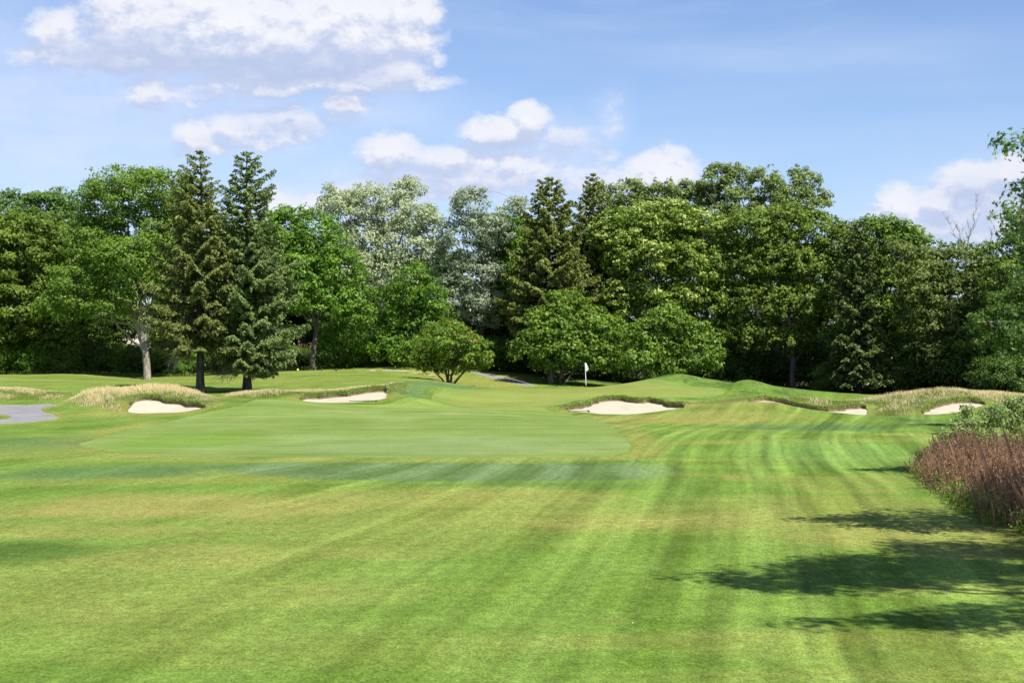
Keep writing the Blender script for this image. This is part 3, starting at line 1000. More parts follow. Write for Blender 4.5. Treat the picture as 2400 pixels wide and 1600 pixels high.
# ------------------------------------------------------------------ trees
def tube(path, radii, sides=6):
    path = np.asarray(path, float); n = len(path)
    d = np.gradient(path, axis=0); d /= np.linalg.norm(d, axis=1)[:, None] + 1e-9
    ref = np.array([0.3, 1., .12]); a = np.cross(d, ref); a /= np.linalg.norm(a, axis=1)[:, None] + 1e-9
    b = np.cross(d, a)
    th = np.arange(sides) * 2 * np.pi / sides
    V = path[:, None] + (a[:, None] * np.cos(th)[None, :, None] + b[:, None] * np.sin(th)[None, :, None]) * np.asarray(radii)[:, None, None]
    V = V.reshape(-1, 3)
    i = np.arange(n - 1)[:, None] * sides; j = np.arange(sides)[None]; j2 = (j + 1) % sides
    Fc = np.stack([i + j, i + j2, i + sides + j2, i + sides + j], -1).reshape(-1, 4)
    return V, Fc


class Wood:
    def __init__(self): self.V = []; self.F = []; self.n = 0

    def add(self, path, radii, sides=6):
        V, Fc = tube(path, radii, sides)
        self.V.append(V); self.F.append(Fc + self.n); self.n += len(V)

    def limb(self, a, b, r0, r1, bend=.15, n=6, sides=5, R=rng):
        a = np.array(a, float); b = np.array(b, float)
        t = np.linspace(0, 1, n)[:, None]
        L = np.linalg.norm(b - a)
        off = (R.random(3) - .5) * 2 * bend * L
        P = a + (b - a) * t + np.sin(t * np.pi) * off
        P[1:-1] += (R.random((n - 2, 3)) - .5) * .05 * L
        self.add(P, r0 + (r1 - r0) * t[:, 0] ** .8, sides)
        return P

    def mesh(self, name):
        return mesh_np(name, np.concatenate(self.V), np.concatenate(self.F), smooth=True)


def leaf_quads(C, Nn, size, asp=.62, R=rng, fold=.18):
    n = len(C)
    Nn = Nn / (np.linalg.norm(Nn, axis=1)[:, None] + 1e-9)
    r = R.normal(size=(n, 3))
    a = np.cross(Nn, r); a /= np.linalg.norm(a, axis=1)[:, None] + 1e-9
    b = np.cross(Nn, a)
    s = (size * (.65 + .7 * R.random(n)))[:, None] * .5
    V = np.stack([C + a * s * 1.1, C - a * s * .6 + b * s * asp * 1.15, C - a * s * .6 - b * s * asp * 1.15], 1).reshape(-1, 3)
    k = np.arange(n) * 3
    return V, np.c_[k, k + 1, k + 2]


def star_leaves(C, Nn, size, R=rng):
    """five pointed maple-like leaves as small fans"""
    n = len(C)
    Nn = Nn / (np.linalg.norm(Nn, axis=1)[:, None] + 1e-9)
    r = R.normal(size=(n, 3))
    a = np.cross(Nn, r); a /= np.linalg.norm(a, axis=1)[:, None] + 1e-9
    b = np.cross(Nn, a)
    ang = np.radians([-90, -50, -28, 5, 30, 62, 90, 118, 150, 175, 208, 230])
    rad = np.array([.42, .28, .62, .30, .92, .36, 1., .36, .92, .30, .62, .28])
    s = (size * (.7 + .6 * R.random(n)))[:, None, None] * .55
    ring = (a[:, None] * (np.cos(ang) * rad)[None, :, None] + b[:, None] * (np.sin(ang) * rad)[None, :, None] - Nn[:, None] * (rad ** 2 * .18)[None, :, None]) * s
    V = np.concatenate([C[:, None], C[:, None] + ring], 1).reshape(-1, 3)
    k = (np.arange(n) * 13)[:, None]
    j = np.arange(12)[None]
    Fc = np.stack([k + 0 * j, k + 1 + j, k + 1 + (j + 1) % 12], -1).reshape(-1, 3)
    return V, Fc


def crown(lobes, leaf=.19, clump=.62, per=84, dens=1.0, R=rng, droop=0.0, sparse=0.0, star=False, tip=0.0, up=.22, ragged=1.0):
    """lobes: (cx,cy,cz,rx,ry,rz). Returns V, F, attrs, clump centres"""
    cc, outn, cr = [], [], []
    for (cx, cy, cz, rx, ry, rz) in lobes:
        area = 4 * np.pi * ((rx * ry) ** 1.6 / 3 + (rx * rz) ** 1.6 / 3 + (ry * rz) ** 1.6 / 3) ** (1 / 1.6)
        n = max(6, int(area * dens * .62 / (clump * clump)))
        d = R.normal(size=(n, 3)); d /= np.linalg.norm(d, axis=1)[:, None]
        d[:, 2] = np.where((d[:, 2] < -.35) & (R.random(n) < .6), -d[:, 2], d[:, 2])
        keep = ~((d[:, 1] > .35) & (R.random(n) < .45))
        d = d[keep]; n = len(d)
        rr = .72 + .36 * R.random(n)
        rr = np.where(R.random(n) < .15, .5 + .3 * R.random(n), rr)
        rag = (R.random(n) < .22) & (d[:, 2] > -.1)
        rr = np.where(rag, 1.02 + .26 * R.random(n) * ragged, rr)
        c = np.array([cx, cy, cz]) + d * rr[:, None] * np.array([rx, ry, rz])
        cc.append(c); outn.append(d); cr.append(clump * np.where(rag, .35 + .3 * R.random(n), .6 + .75 * R.random(n)))
    cc = np.concatenate(cc); outn = np.concatenate(outn); cr = np.concatenate(cr)
    m = len(cc)
    k = np.maximum(6, (per * (cr / clump) ** 2 * (.7 + .6 * R.random(m)))).astype(int)
    idx = np.repeat(np.arange(m), k)
    n = len(idx)
    d = R.normal(size=(n, 3)); d /= np.linalg.norm(d, axis=1)[:, None]
    d[:, 2] = np.where((d[:, 2] < -.3) & (R.random(n) < .6), -d[:, 2], d[:, 2])
    r = (R.random(n) ** .42)
    off = d * r[:, None] * cr[idx][:, None] * np.array([1.12, 1.12, .80])
    off += outn[idx] * (r * cr[idx] * .15)[:, None]
    off[:, 2] -= droop * (off[:, 0] ** 2 + off[:, 1] ** 2) * .5
    C = cc[idx] + off
    Nn = d * .75 + outn[idx] * .35 + R.normal(size=(n, 3)) * .40 + np.array([0, 0, up])
    fn = star_leaves if star else leaf_quads
    V, Fc = fn(C, Nn, np.full(n, leaf), R=R)
    rep = len(V) // n
    crnd = R.random(m)
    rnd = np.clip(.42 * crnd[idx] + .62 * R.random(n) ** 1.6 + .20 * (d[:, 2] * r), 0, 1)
    at = {'rnd': np.repeat(rnd, rep)}
    if tip:
        tipm = (R.random(m)[idx] < tip * 2.2) & (d[:, 2] > .25) & (r > .62) & (R.random(n) < .75)
        at['tip'] = np.repeat(tipm.astype(float) * (.4 + .6 * R.random(n)), rep)
    return V, Fc, at, cc


def decid(Y, trunk_px, lobes_px, mat, label, bark='bark_dark', name='deciduous_tree', r0=None, base_y=None, stems=None, group='trees of the woodland edge', seed=0,
          depth=.85, limbs=True, **kw):
    """a broad-leaved tree; crown lobes are given as (px, py, rx, ry[, dy]) on the photograph at distance Y and become full-depth ellipsoids"""
    R = np.random.default_rng(1000 + seed)
    x0 = X(trunk_px, Y); z0 = gz(x0, Y)
    lob = []
    for L in lobes_px:
        dy = L[4] if len(L) > 4 else (R.random() - .5) * 2.0
        rx, rz = L[2] * Y / F, L[3] * Y / F
        lob.append((X(L[0], Y) - x0, dy, Zp(L[1], Y) - z0, rx, max(rx, rz) * depth, rz))
    root = empty(name, (x0, Y, z0), label, 'tree', group)
    kw['leaf'] = kw.get('leaf', .19) * 1.42; kw['per'] = int(kw.get('per', 84) * .62)
    V, Fc, at, cc = crown(lob, R=R, **kw)
    top = max(l[2] for l in lob)
    r0 = r0 or .014 * (top + 2) + .06
    w = Wood()
    cx = np.mean([l[0] for l in lob]); czm = np.mean([l[2] for l in lob])
    if stems is None:
        P = w.limb((0, 0, -.3), (cx * .7, 0, min(czm * 1.12, top * .88)), r0, r0 * .35, .04, 9, 8, R)
        w.add([(0, 0, -.3), (0, 0, .25)], [r0 * 1.5, r0 * 1.02], 8)
        Ps = [P]
    else:
        Ps = []
        for s in stems:
            pts = np.array([(X(a, Y) - x0, dyy, Zp(b, Y) - z0) for a, b, dyy, rr in s])
            rad = [rr for a, b, dyy, rr in s]
            t = np.linspace(0, len(pts) - 1, (len(pts) - 1) * 3 + 1)
            path = np.stack([np.interp(t, np.arange(len(pts)), pts[:, k]) for k in range(3)], 1)
            path[1:-1] += (R.random((len(path) - 2, 3)) - .5) * .06
            w.add(path, np.interp(t, np.arange(len(pts)), rad), 8)
            Ps.append(path)
    if limbs:
        for l in lob:
            P = Ps[R.integers(len(Ps))]
            zt = l[2] - l[5] * .6
            k = int(np.argmin(np.abs(P[:, 2] - max(zt * .55, P[0, 2] + 1))))
            k = min(max(k, 1), len(P) - 1)
            w.limb(P[k], np.array(l[:3]) + np.array([0, 0, l[5] * .3]), r0 * .38, r0 * .10, .10, 7, 5, R)
            c = np.array(l[:3])
            near = cc[np.argsort(((cc - c) ** 2).sum(1))]
            sel = near[R.permutation(min(len(near), 60))[:12]]
            for q in sel:
                w.limb(c + (R.random(3) - .5) * .6, q, r0 * .10, r0 * .03, .12, 4, 4, R)
    link('trunk', w.mesh('trunk'), MATS[bark], root)
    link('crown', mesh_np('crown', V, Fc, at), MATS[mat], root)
    return root


def copy_tree(src, loc, rz, s, label, group=None):
    r = src.copy(); COL.objects.link(r)
    r.location = loc; r.rotation_euler = (0, 0, rz); r.scale = s
    r['label'] = label
    if group: r['group'] = group
    for ch in src.children:
        c = ch.copy(); COL.objects.link(c); c.parent = r
    return r


GW = 'trees of the woodland edge'
# ---- left part
decid(127, 45, [(-60, 640, 90, 120), (10, 600, 90, 95), (95, 585, 85, 75), (150, 660, 70, 90), (40, 720, 110, 75), (-20, 790, 90, 50), (120, 780, 60, 45)], 'leaf_gold',
      "yellow green maple at the left edge of the picture, left of the pale leaning trunk", seed=1, leaf=.21)
decid(137, 90, [(20, 500, 60, 45), (-50, 520, 70, 50), (110, 490, 60, 42), (150, 530, 50, 50), (60, 570, 120, 70)], 'leaf_bluegreen',
      "dark green treetop showing behind the yellow green maple at the far left", seed=2, leaf=.22)
decid(120, 345, [(300, 455, 95, 55), (375, 455, 80, 52), (240, 480, 55, 50), (215, 570, 75, 60), (315, 560, 100, 75), (400, 560, 70, 80), (190, 665, 80, 45), (290, 655, 95, 50), (385, 655, 60, 45),
                 (430, 480, 50, 60), (150, 720, 60, 30), (250, 730, 60, 35), (320, 610, 80, 50, -2), (350, 680, 60, 40, -1.5), (290, 710, 44, 30, -2), (255, 600, 60, 50, -1)], 'leaf_locust',
      "tall feathery light green tree with a pale leaning forked trunk, left of the two spruces", bark='bark_grey', seed=3, leaf=.16, clump=.62, per=90, dens=1.0, droop=.12,
      stems=[[(345, 891, 0, .34), (342, 830, 0, .29), (330, 785, 0, .25), (312, 720, 0, .20), (300, 640, 0, .14), (300, 520, 0, .07)],
             [(338, 800, 0, .24), (350, 760, .2, .19), (356, 700, .5, .15), (370, 600, .7, .10), (385, 500, .7, .05)],
             [(333, 790, 0, .22), (335, 750, -.3, .12), (332, 690, -.6, .10), (325, 560, -.9, .05)]])
decid(131, 215, [(200, 610, 70, 80), (170, 700, 60, 70), (255, 760, 70, 60), (200, 800, 60, 50)], 'leaf_dark',
      "slim dark tree between the yellow green maple and the leaning trunk", seed=4, leaf=.21, dens=.8)
decid(133, 470, [(470, 560, 70, 80), (440, 680, 80, 90), (520, 700, 80, 90), (400, 780, 60, 60), (600, 620, 70, 90), (480, 800, 90, 50)], 'leaf_dark',
      "dark broadleaf tree filling the gap behind the two tall spruces", seed=5, leaf=.23, dens=.8)
decid(120, 735, [(665, 570, 65, 65), (735, 575, 70, 70), (790, 640, 62, 70), (700, 660, 85, 65), (640, 640, 50, 70), (760, 715, 85, 45), (835, 720, 45, 55), (690, 515, 45, 25)], 'leaf_green',
      "rich green rounded maple just right of the two tall spruces", seed=6, leaf=.18)
decid(124, 860, [(820, 790, 70, 40), (870, 830, 60, 35), (790, 830, 50, 30)], 'leaf_green', "low green sapling under the rich green maple, left of the path", seed=7, leaf=.17, name='sapling',
      group='small trees in front of the woodland')
decid(130, 870, [(795, 500, 48, 48), (865, 478, 58, 48), (925, 500, 50, 45), (960, 455, 38, 30), (962, 428, 16, 18), (850, 565, 70, 50), (945, 570, 70, 50), (1000, 540, 36, 50),
                 (890, 640, 70, 45), (975, 640, 50, 40), (770, 460, 20, 22), (1010, 600, 30, 40), (800, 580, 50, 40)],
      'leaf_silver', "pale silvery leaved tree with an open crown, the larger of the two silver ones", bark='bark_grey', seed=8, leaf=.17, clump=.62, dens=.95, per=90, up=.3)
decid(129, 1130, [(1100, 490, 42, 40), (1085, 560, 52, 50), (1150, 540, 48, 45), (1205, 490, 26, 22), (1215, 475, 16, 10), (1110, 640, 62, 50), (1060, 700, 50, 50), (1130, 720, 50, 45), (1120, 455, 20, 14)],
      'leaf_silver_dark', "grey green silvery tree with upswept wispy top, left of the brown spruce", bark='bark_dark', r0=.16, seed=9, leaf=.17, clump=.55, dens=.95, per=80, up=.3)
decid(121, 965, [(975, 665, 48, 38), (945, 710, 58, 42), (1005, 715, 44, 46), (930, 765, 60, 40), (985, 775, 60, 42), (905, 810, 50, 40), (960, 830, 60, 30)], 'leaf_green',
      "bright green dome shaped tree below the silvery trees", seed=10, leaf=.17)
decid(132, 1185, [(1170, 560, 50, 48), (1215, 610, 50, 55), (1155, 650, 50, 50), (1200, 710, 60, 50), (1150, 760, 55, 45), (1210, 800, 50, 45), (1145, 830, 45, 30), (1225, 540, 40, 35)], 'leaf_green',
      "mid green tree behind the path, left of the brown spruce", seed=11, leaf=.20)
# ---- centre small trees
decid(113, 1055, [(1055, 808, 62, 36), (1008, 825, 42, 32), (1103, 822, 46, 34), (1050, 775, 42, 22), (1020, 858, 46, 18), (1098, 858, 42, 18), (992, 845, 26, 20), (1130, 845, 20, 20), (1060, 850, 50, 20)], 'leaf_young',
      "small round multi stemmed tree standing alone left of the cart path", seed=12, leaf=.14, clump=.42, per=71, dens=.85, tip=.07, name='small_tree',
      stems=[[(1052, 909, 0, .16), (1048, 890, 0, .10), (1043, 860, 0, .08), (1038, 800, 0, .03)], [(1054, 909, 0, .16), (1058, 880, -.2, .10), (1070, 850, -.4, .07), (1078, 800, -.4, .03)],
             [(1056, 909, 0, .15), (1075, 885, .1, .08), (1092, 865, .2, .06), (1120, 845, .3, .03)], [(1050, 909, 0, .15), (1035, 888, .2, .07), (1020, 874, .3, .05), (1000, 850, .4, .03)],
             [(1052, 909, 0, .13), (1050, 880, .3, .07), (1052, 850, .5, .05), (1052, 790, .5, .03)]], group='small trees round the green')
decid(120, 1290, [(1330, 735, 60, 40), (1275, 775, 56, 44), (1380, 775, 60, 48), (1325, 810, 75, 40), (1425, 790, 40, 46), (1245, 825, 44, 34), (1400, 840, 60, 32), (1330, 705, 40, 20), (1290, 850, 50, 22)], 'leaf_maple',
      "round yellow green tree with dark trunk beside the cart path, left of the flag", seed=13, leaf=.20, clump=.66, tip=.0, bark='bark_dark', group='small trees round the green',
      stems=[[(1288, 906, 0, .30), (1292, 870, 0, .22), (1300, 820, 0, .16), (1310, 740, 0, .07)], [(1312, 906, 0, .15), (1316, 870, .2, .12), (1340, 820, .3, .10), (1370, 770, .3, .05)],
             [(1316, 906, 0, .12), (1335, 885, .1, .10), (1350, 860, .1, .07), (1380, 830, 0, .04)]])
decid(118, 1540, [(1560, 755, 52, 36), (1515, 795, 52, 42), (1610, 790, 50, 40), (1560, 825, 70, 34), (1640, 835, 44, 38), (1500, 845, 50, 26), (1600, 860, 60, 22), (1670, 800, 26, 30)], 'leaf_maple',
      "round green tree behind the back mound of the green, right of the flag", seed=14, leaf=.20, clump=.66, group='small trees round the green')
# ---- centre and right woodland
decid(128, 1580, [(1490, 540, 70, 50), (1570, 525, 75, 48), (1650, 550, 70, 50), (1455, 610, 56, 56), (1530, 620, 80, 60), (1620, 630, 80, 60), (1690, 640, 60, 60), (1480, 700, 64, 50), (1570, 710, 80, 48),
                  (1660, 720, 76, 52), (1720, 720, 44, 60), (1440, 700, 40, 50), (1690, 790, 60, 40), (1420, 560, 40, 50)],
      'leaf_chestnut', "broad tree with pale cream flower tips right of the two brown spruces", seed=15, leaf=.20, tip=.22)
decid(141, 1500, [(1470, 460, 46, 30), (1530, 460, 46, 34), (1590, 450, 40, 28), (1630, 475, 40, 36), (1520, 510, 90, 40), (1410, 480, 40, 40)], 'leaf_poplar',
      "dark thin crowned treetop behind the tree with cream flower tips", seed=16, leaf=.22, dens=.75)
decid(139, 1790, [(1690, 420, 40, 34), (1735, 425, 36, 36), (1665, 455, 34, 28), (1720, 480, 62, 40), (1790, 425, 34, 32), (1812, 470, 42, 40), (1880, 430, 36, 36), (1910, 475, 34, 34), (1860, 480, 50, 36), (1640, 440, 14, 10), (1760, 520, 90, 30)],
      'leaf_poplar', "tallest open crowned tree rising above the right hand woods", seed=17, leaf=.19, clump=.55, dens=.8, up=.35)
decid(126, 1860, [(1770, 545, 66, 46), (1840, 530, 66, 44), (1910, 550, 66, 48), (1740, 620, 62, 58), (1820, 620, 80, 56), (1900, 640, 76, 60), (1960, 590, 42, 60), (1780, 710, 70, 50), (1870, 720, 80, 52), (1940, 740, 60, 50), (1760, 790, 60, 36),
                  (1850, 800, 66, 34)],
      'leaf_gold', "huge dense yellow green maple in the middle of the right hand woods", seed=18, leaf=.20)
decid(125, 2070, [(2080, 560, 60, 42), (2040, 620, 50, 50), (2130, 590, 56, 50), (2080, 660, 70, 50), (2150, 670, 60, 50), (2050, 740, 70, 46), (2120, 750, 66, 44), (1990, 800, 66, 40), (2060, 820, 60, 34), (2040, 545, 44, 30)],
      'leaf_maple', "green maple right of the shaded blue green spruce in the right hand woods", seed=19, leaf=.20)
decid(119, 2230, [(2180, 620, 56, 44), (2250, 620, 52, 44), (2150, 690, 56, 48), (2230, 700, 66, 50), (2300, 670, 40, 50), (2170, 765, 62, 44), (2250, 785, 60, 40), (2190, 830, 56, 30), (2290, 750, 40, 44), (2110, 610, 36, 40)],
      'leaf_bronze', "bronze tinged maple near the right edge below the bare dead branches", seed=20, leaf=.19)
decid(114, 2380, [(2380, 590, 50, 50), (2340, 650, 44, 50), (2420, 660, 60, 60), (2350, 730, 54, 48), (2430, 740, 60, 50), (2310, 800, 50, 40), (2390, 810, 60, 40), (2320, 590, 20, 20)],
      'leaf_gold', "olive green maple closing the woods at the right edge", seed=21, leaf=.19)

# ---- second row behind, copies of three trees
p1 = decid(147, 1240, [(1200, 600, 70, 60), (1270, 590, 70, 60), (1240, 670, 100, 70), (1180, 740, 80, 60), (1290, 740, 80, 60), (1240, 800, 100, 50)], 'leaf_dark',
           "dark tree of the second row glimpsed between the silver tree and the brown spruce", seed=30, leaf=.26, dens=.75, per=68, group='second row of trees deep in the woods')
k = 0
where = ['behind the far left maple', 'behind the slim dark tree', 'behind the leaning trunk', 'behind the left spruce', 'behind the right spruce', 'behind the rich green maple', 'under the large silvery tree', 'between the two silvery trees',
         'behind the flower tipped tree', 'behind the tallest open crown', 'behind the huge yellow green maple', 'behind the shaded spruce', 'behind the bronze maple', 'behind the right edge maple']
for q, (px, hs) in enumerate([(-60, .95), (60, 1.0), (190, .9), (420, 1.0), (560, 1.0), (700, .95), (860, .82), (1040, .78), (1430, 1.05), (1620, 1.08), (1830, 1.0), (1990, .95), (2150, .85), (2330, .78)]):
    Yq = 146 + 4 * (q % 3)
    xq = X(px, Yq)
    copy_tree(p1, (xq, Yq, gz(xq, Yq)), q * 1.7, (1.05, 1.05, hs), "dark tree deep in the woods " + where[q])


# ---- spruces
def spruce(Y, px, top_py, base_py, prof, mat, label, seed, bare_to=0.0, r0=.26, skew=None, dens=1.0, droop=.28, dead=0, group='tall spruces', needle=.24, bark='bark_spruce'):
    """prof: list of (py, half width in px); the crown radius follows it"""
    R = np.random.default_rng(2000 + seed)
    x0 = X(px, Y); z0 = gz(x0, Y)
    Ht = Zp(top_py, Y) - z0
    pz = np.array([Zp(a, Y) - z0 for a, b in prof]); pr = np.array([b * Y / F for a, b in prof])
    o = np.argsort(pz); pz, pr = pz[o], pr[o]
    root = empty('spruce_tree', (x0, Y, z0), label, 'tree', group)
    w = Wood()
    zz = np.linspace(-.3, Ht, 14)
    w.add(np.c_[np.cumsum((R.random(14) - .5) * .05), np.zeros(14), zz], np.interp(zz, [-.3, .4, Ht], [r0 * 1.35, r0, .015]), 10)
    Cs, Ns, Rn = [], [], []
    z = pz[0]
    dead_w = Wood()
    while z < Ht - .15:
        rad = float(np.interp(z, pz, pr))
        f = (z - pz[0]) / (Ht - pz[0])
        step = .30 * (1 + .55 * f)
        nb = int(R.integers(5, 8))
        a0 = R.random() * 6.28
        for j in range(nb):
            az = a0 + j * 6.283 / nb + (R.random() - .5) * .5
            L = rad * (.62 + .58 * R.random())
            if R.random() < .10: L *= 1.2
            if skew: L *= skew(az, z)
            if L < .12: continue
            n = max(4, int(L / .24))
            t = np.linspace(.12, 1, n)
            dirv = np.array([math.cos(az), math.sin(az), 0])
            ang = (.35 * f - droop * (1 - f))
            hz = z + L * (np.sin(ang) * t - .22 * t * (1 - f) + .26 * t ** 2.5)
            P = dirv * (L * t)[:, None]; P[:, 2] = hz
            w.add(P[::max(1, n // 4)] if n > 5 else P, np.linspace(.045, .012, len(P[::max(1, n // 4)] if n > 5 else P)) * (.5 + .5 * min(1, L / 2)), 4)
            # side twigs along the branch, each a tapering spray of needles
            side = np.array([-dirv[1], dirv[0], 0])
            br = R.random()
            ntw = max(7, int(L / .085 * dens))
            tb = .10 + .90 * R.random(ntw) ** .75
            tb[:2] = 1.0
            o3 = np.stack([np.interp(tb, t, P[:, q]) for q in range(3)], 1)
            sg = np.where(R.random(ntw) < .5, 1, -1)
            tl = (.16 + .34 * min(L, 2.6) * np.sin(np.clip(tb * 2.4 + .3, 0, 3.0)) * (.5 + .6 * R.random(ntw))) * .75
            tl[:2] = .25
            tl = np.minimum(tl, .42 * L + .03)
            tdir = dirv * (.35 + .6 * R.random((ntw, 1))) + side * (sg * (.5 + .5 * R.random(ntw)))[:, None]
            tdir[:2] = dirv
            tdir[:, 2] = -.15 - .55 * R.random(ntw) * (1 - .6 * f) + .25 * f
            tdir /= np.linalg.norm(tdir, axis=1)[:, None]
            per = np.maximum(4, (tl / .034)).astype(int)
            ix = np.repeat(np.arange(ntw), per); m = len(ix)
            ft = R.random(m)
            c = o3[ix] + tdir[ix] * (tl[ix] * ft)[:, None]
            c[:, 2] -= .22 * tl[ix] * ft ** 2 + .05 * R.random(m)
            c += R.normal(size=(m, 3)) * (.045 * (1.1 - .6 * ft))[:, None]
            Cs.append(c)
            Ns.append(np.array([0, 0, .8]) + R.normal(size=(m, 3)) * .55 + dirv * .25)
            Rn.append(np.clip(.30 * br + .30 * R.random(ntw)[ix] + .15 * R.random(m) + .30 * (tb[ix] - .3) + .15 * ft, 0, 1))
        z += step
    C = np.concatenate(Cs); N_ = np.concatenate(Ns); rn = np.concatenate(Rn)
    V, Fc = leaf_quads(C, N_, np.full(len(C), needle), asp=.42, R=R)
    link('trunk', w.mesh('trunk'), MATS[bark], root)
    link('crown', mesh_np('crown', V, Fc, {'rnd': np.repeat(rn, 3)}), MATS[mat], root)
    if dead:
        for j in range(dead):
            az = math.pi + (R.random() - .5) * 2.2 if R.random() < .8 else R.random() * 6.28
            zz0 = pz[0] * (.8 + .6 * R.random())
            L = 1.2 + 1.3 * R.random()
            d = np.array([math.cos(az), math.sin(az), 0])
            t = np.linspace(0, 1, 8)
            P = d * (L * t)[:, None]; P[:, 2] = zz0 + .1 * t * L - .75 * L * t ** 2
            P[1:] += (R.random((7, 3)) - .5) * .12
            P[:, 2] = np.maximum(P[:, 2], 1.1 + .2 * R.random(8))
            dead_w.add(P, np.linspace(.022, .006, 8), 4)
            for q in range(8):
                k = R.integers(2, 7)
                e = P[k] + d * (.3 + .4 * R.random()) + (R.random(3) - .5) * .6 - np.array([0, 0, .35 + .4 * R.random()])
                dead_w.limb(P[k], e, .014, .005, .15, 4, 3, R)
        link('dead_branches', dead_w.mesh('dead_branches'), MATS['bark_dead'], root)
    return root


spruce(92, 470, 352, 922, [(352, 0), (366, 12), (390, 26), (420, 32), (450, 46), (500, 56), (560, 72), (620, 90), (680, 106), (730, 112), (780, 98), (805, 60)], 'needle_spruce',
       "left one of the two tall spruces, olive green with bare dead lower branches", 1, dead=30, r0=.27, dens=1.45, droop=.32, needle=.19,
       skew=lambda az, z: 1.03 - .17 * math.cos(az))
spruce(93, 578, 353, 918, [(353, 0), (368, 14), (390, 30), (430, 48), (480, 56), (540, 56), (600, 76), (660, 96), (720, 108), (780, 112), (830, 108), (858, 70)], 'needle_blue',
       "right one of the two tall spruces, bluish green and full almost to the ground", 2, dead=10, r0=.28, dens=1.5, droop=.22, needle=.19,
       skew=lambda az, z: (1.0 + .10 * math.cos(az)) * (1 if math.cos(az) > -.2 or z > 4.5 else .68))
spruce(125, 1288, 412, 890, [(412, 0), (426, 12), (440, 26), (480, 46), (520, 54), (580, 80), (640, 98), (700, 110), (740, 106), (800, 96)], 'needle_olive',
       "brownish green spruce left of centre of the woods, its point clear against the clouds", 3, r0=.25, group='spruces in the woods', needle=.24, dens=1.2)
spruce(131, 1390, 405, 890, [(405, 0), (418, 10), (428, 18), (440, 30), (455, 14), (500, 50), (560, 68), (620, 76), (680, 80), (760, 70), (820, 40)], 'needle_olive',
       "thin spruce with browned lower boughs, just right of the brownish green one", 4, r0=.22, group='spruces in the woods', needle=.24, dens=1.0)
spruce(121, 2012, 520, 905, [(520, 8), (560, 26), (620, 40), (680, 50), (740, 60), (800, 66), (880, 60)], 'needle_dark',
       "shaded blue green spruce tucked between the maples of the right hand woods", 5, r0=.22, group='spruces in the woods', needle=.27, dens=.9)


# ---- bare dead tree tops and twigs
def bare(Y, px, base_py, tips, label, seed):
    R = np.random.default_rng(3000 + seed)
    x0 = X(px, Y)
    z0 = gz(x0, Y)
    w = Wood()
    start = np.array([0, 0, 0.])
    fork = np.array([0, 0, Zp(base_py, Y) - z0])
    w.limb(start, fork, .16, .07, .02, 6, 6, R)
    for (a, b) in tips:
        e = np.array([X(a, Y) - x0, (R.random() - .5) * 1.5, Zp(b, Y) - z0])
        P = w.limb(fork, e, .05, .010, .06, 9, 4, R)
        for q in range(16):
            k = R.integers(2, 9)
            L = (.4 + .9 * R.random()) * (1.2 - k / 10)
            s = P[k] + np.array([(R.random() - .5) * 1.3 * L, (R.random() - .5) * L, L * (.5 + .6 * R.random())])
            Q = w.limb(P[k], s, .020, .006, .1, 5, 3, R)
            for u_ in range(3):
                w.limb(Q[R.integers(1, 5)], Q[-1] + (R.random(3) - .4) * .5, .009, .004, .1, 3, 3, R)
    o = link('dead_tree', w.mesh('dead_tree'), MATS['bark_dead'], loc=(x0, Y, z0))
    tag(o, label, 'tree', 'bare dead trees in the right hand woods')


bare(127, 2262, 600, [(2215, 500), (2283, 462), (2240, 530), (2300, 505)], "bare dead tree with twiggy tips rising above the bronze maple at the right", 1)
bare(124, 2180, 700, [(2172, 575), (2150, 640), (2190, 600)], "bare grey twigs poking out of the green maple, left of the bronze one", 2)
bare(119, 2310, 640, [(2325, 540), (2290, 610), (2330, 590)], "bare slanting branch beside the right edge maple", 3)

# ---- undergrowth: a few bush kinds, copied along the woodland foot
GU = 'bushes under the woodland edge'


def bush(Y, px, rx, rz, mat, label, seed, leaf=.15, group=GU, **kw):
    R = np.random.default_rng(4000 + seed)
    x0 = X(px, Y); z0 = gz(x0, Y)
    lob = [((R.random() - .5) * rx * 1.1, (R.random() - .5) * rx * .6, rz * (.35 + .4 * R.random()), rx * (.45 + .2 * R.random()), rx * .5, rz * (.40 + .15 * R.random())) for _ in range(5)]
    root = empty('bush', (x0, Y, z0), label, 'bush', group)
    V, Fc, at, cc = crown(lob, leaf=leaf, R=R, **kw)
    w = Wood()
    for l in lob:
        w.limb((0, 0, -.1), l[:3], .05, .02, .1, 5, 4, R)
    link('stems', w.mesh('stems'), MATS['bark_dark'], root)
    link('foliage', mesh_np('foliage', V, Fc, at), MATS[mat], root)
    return root


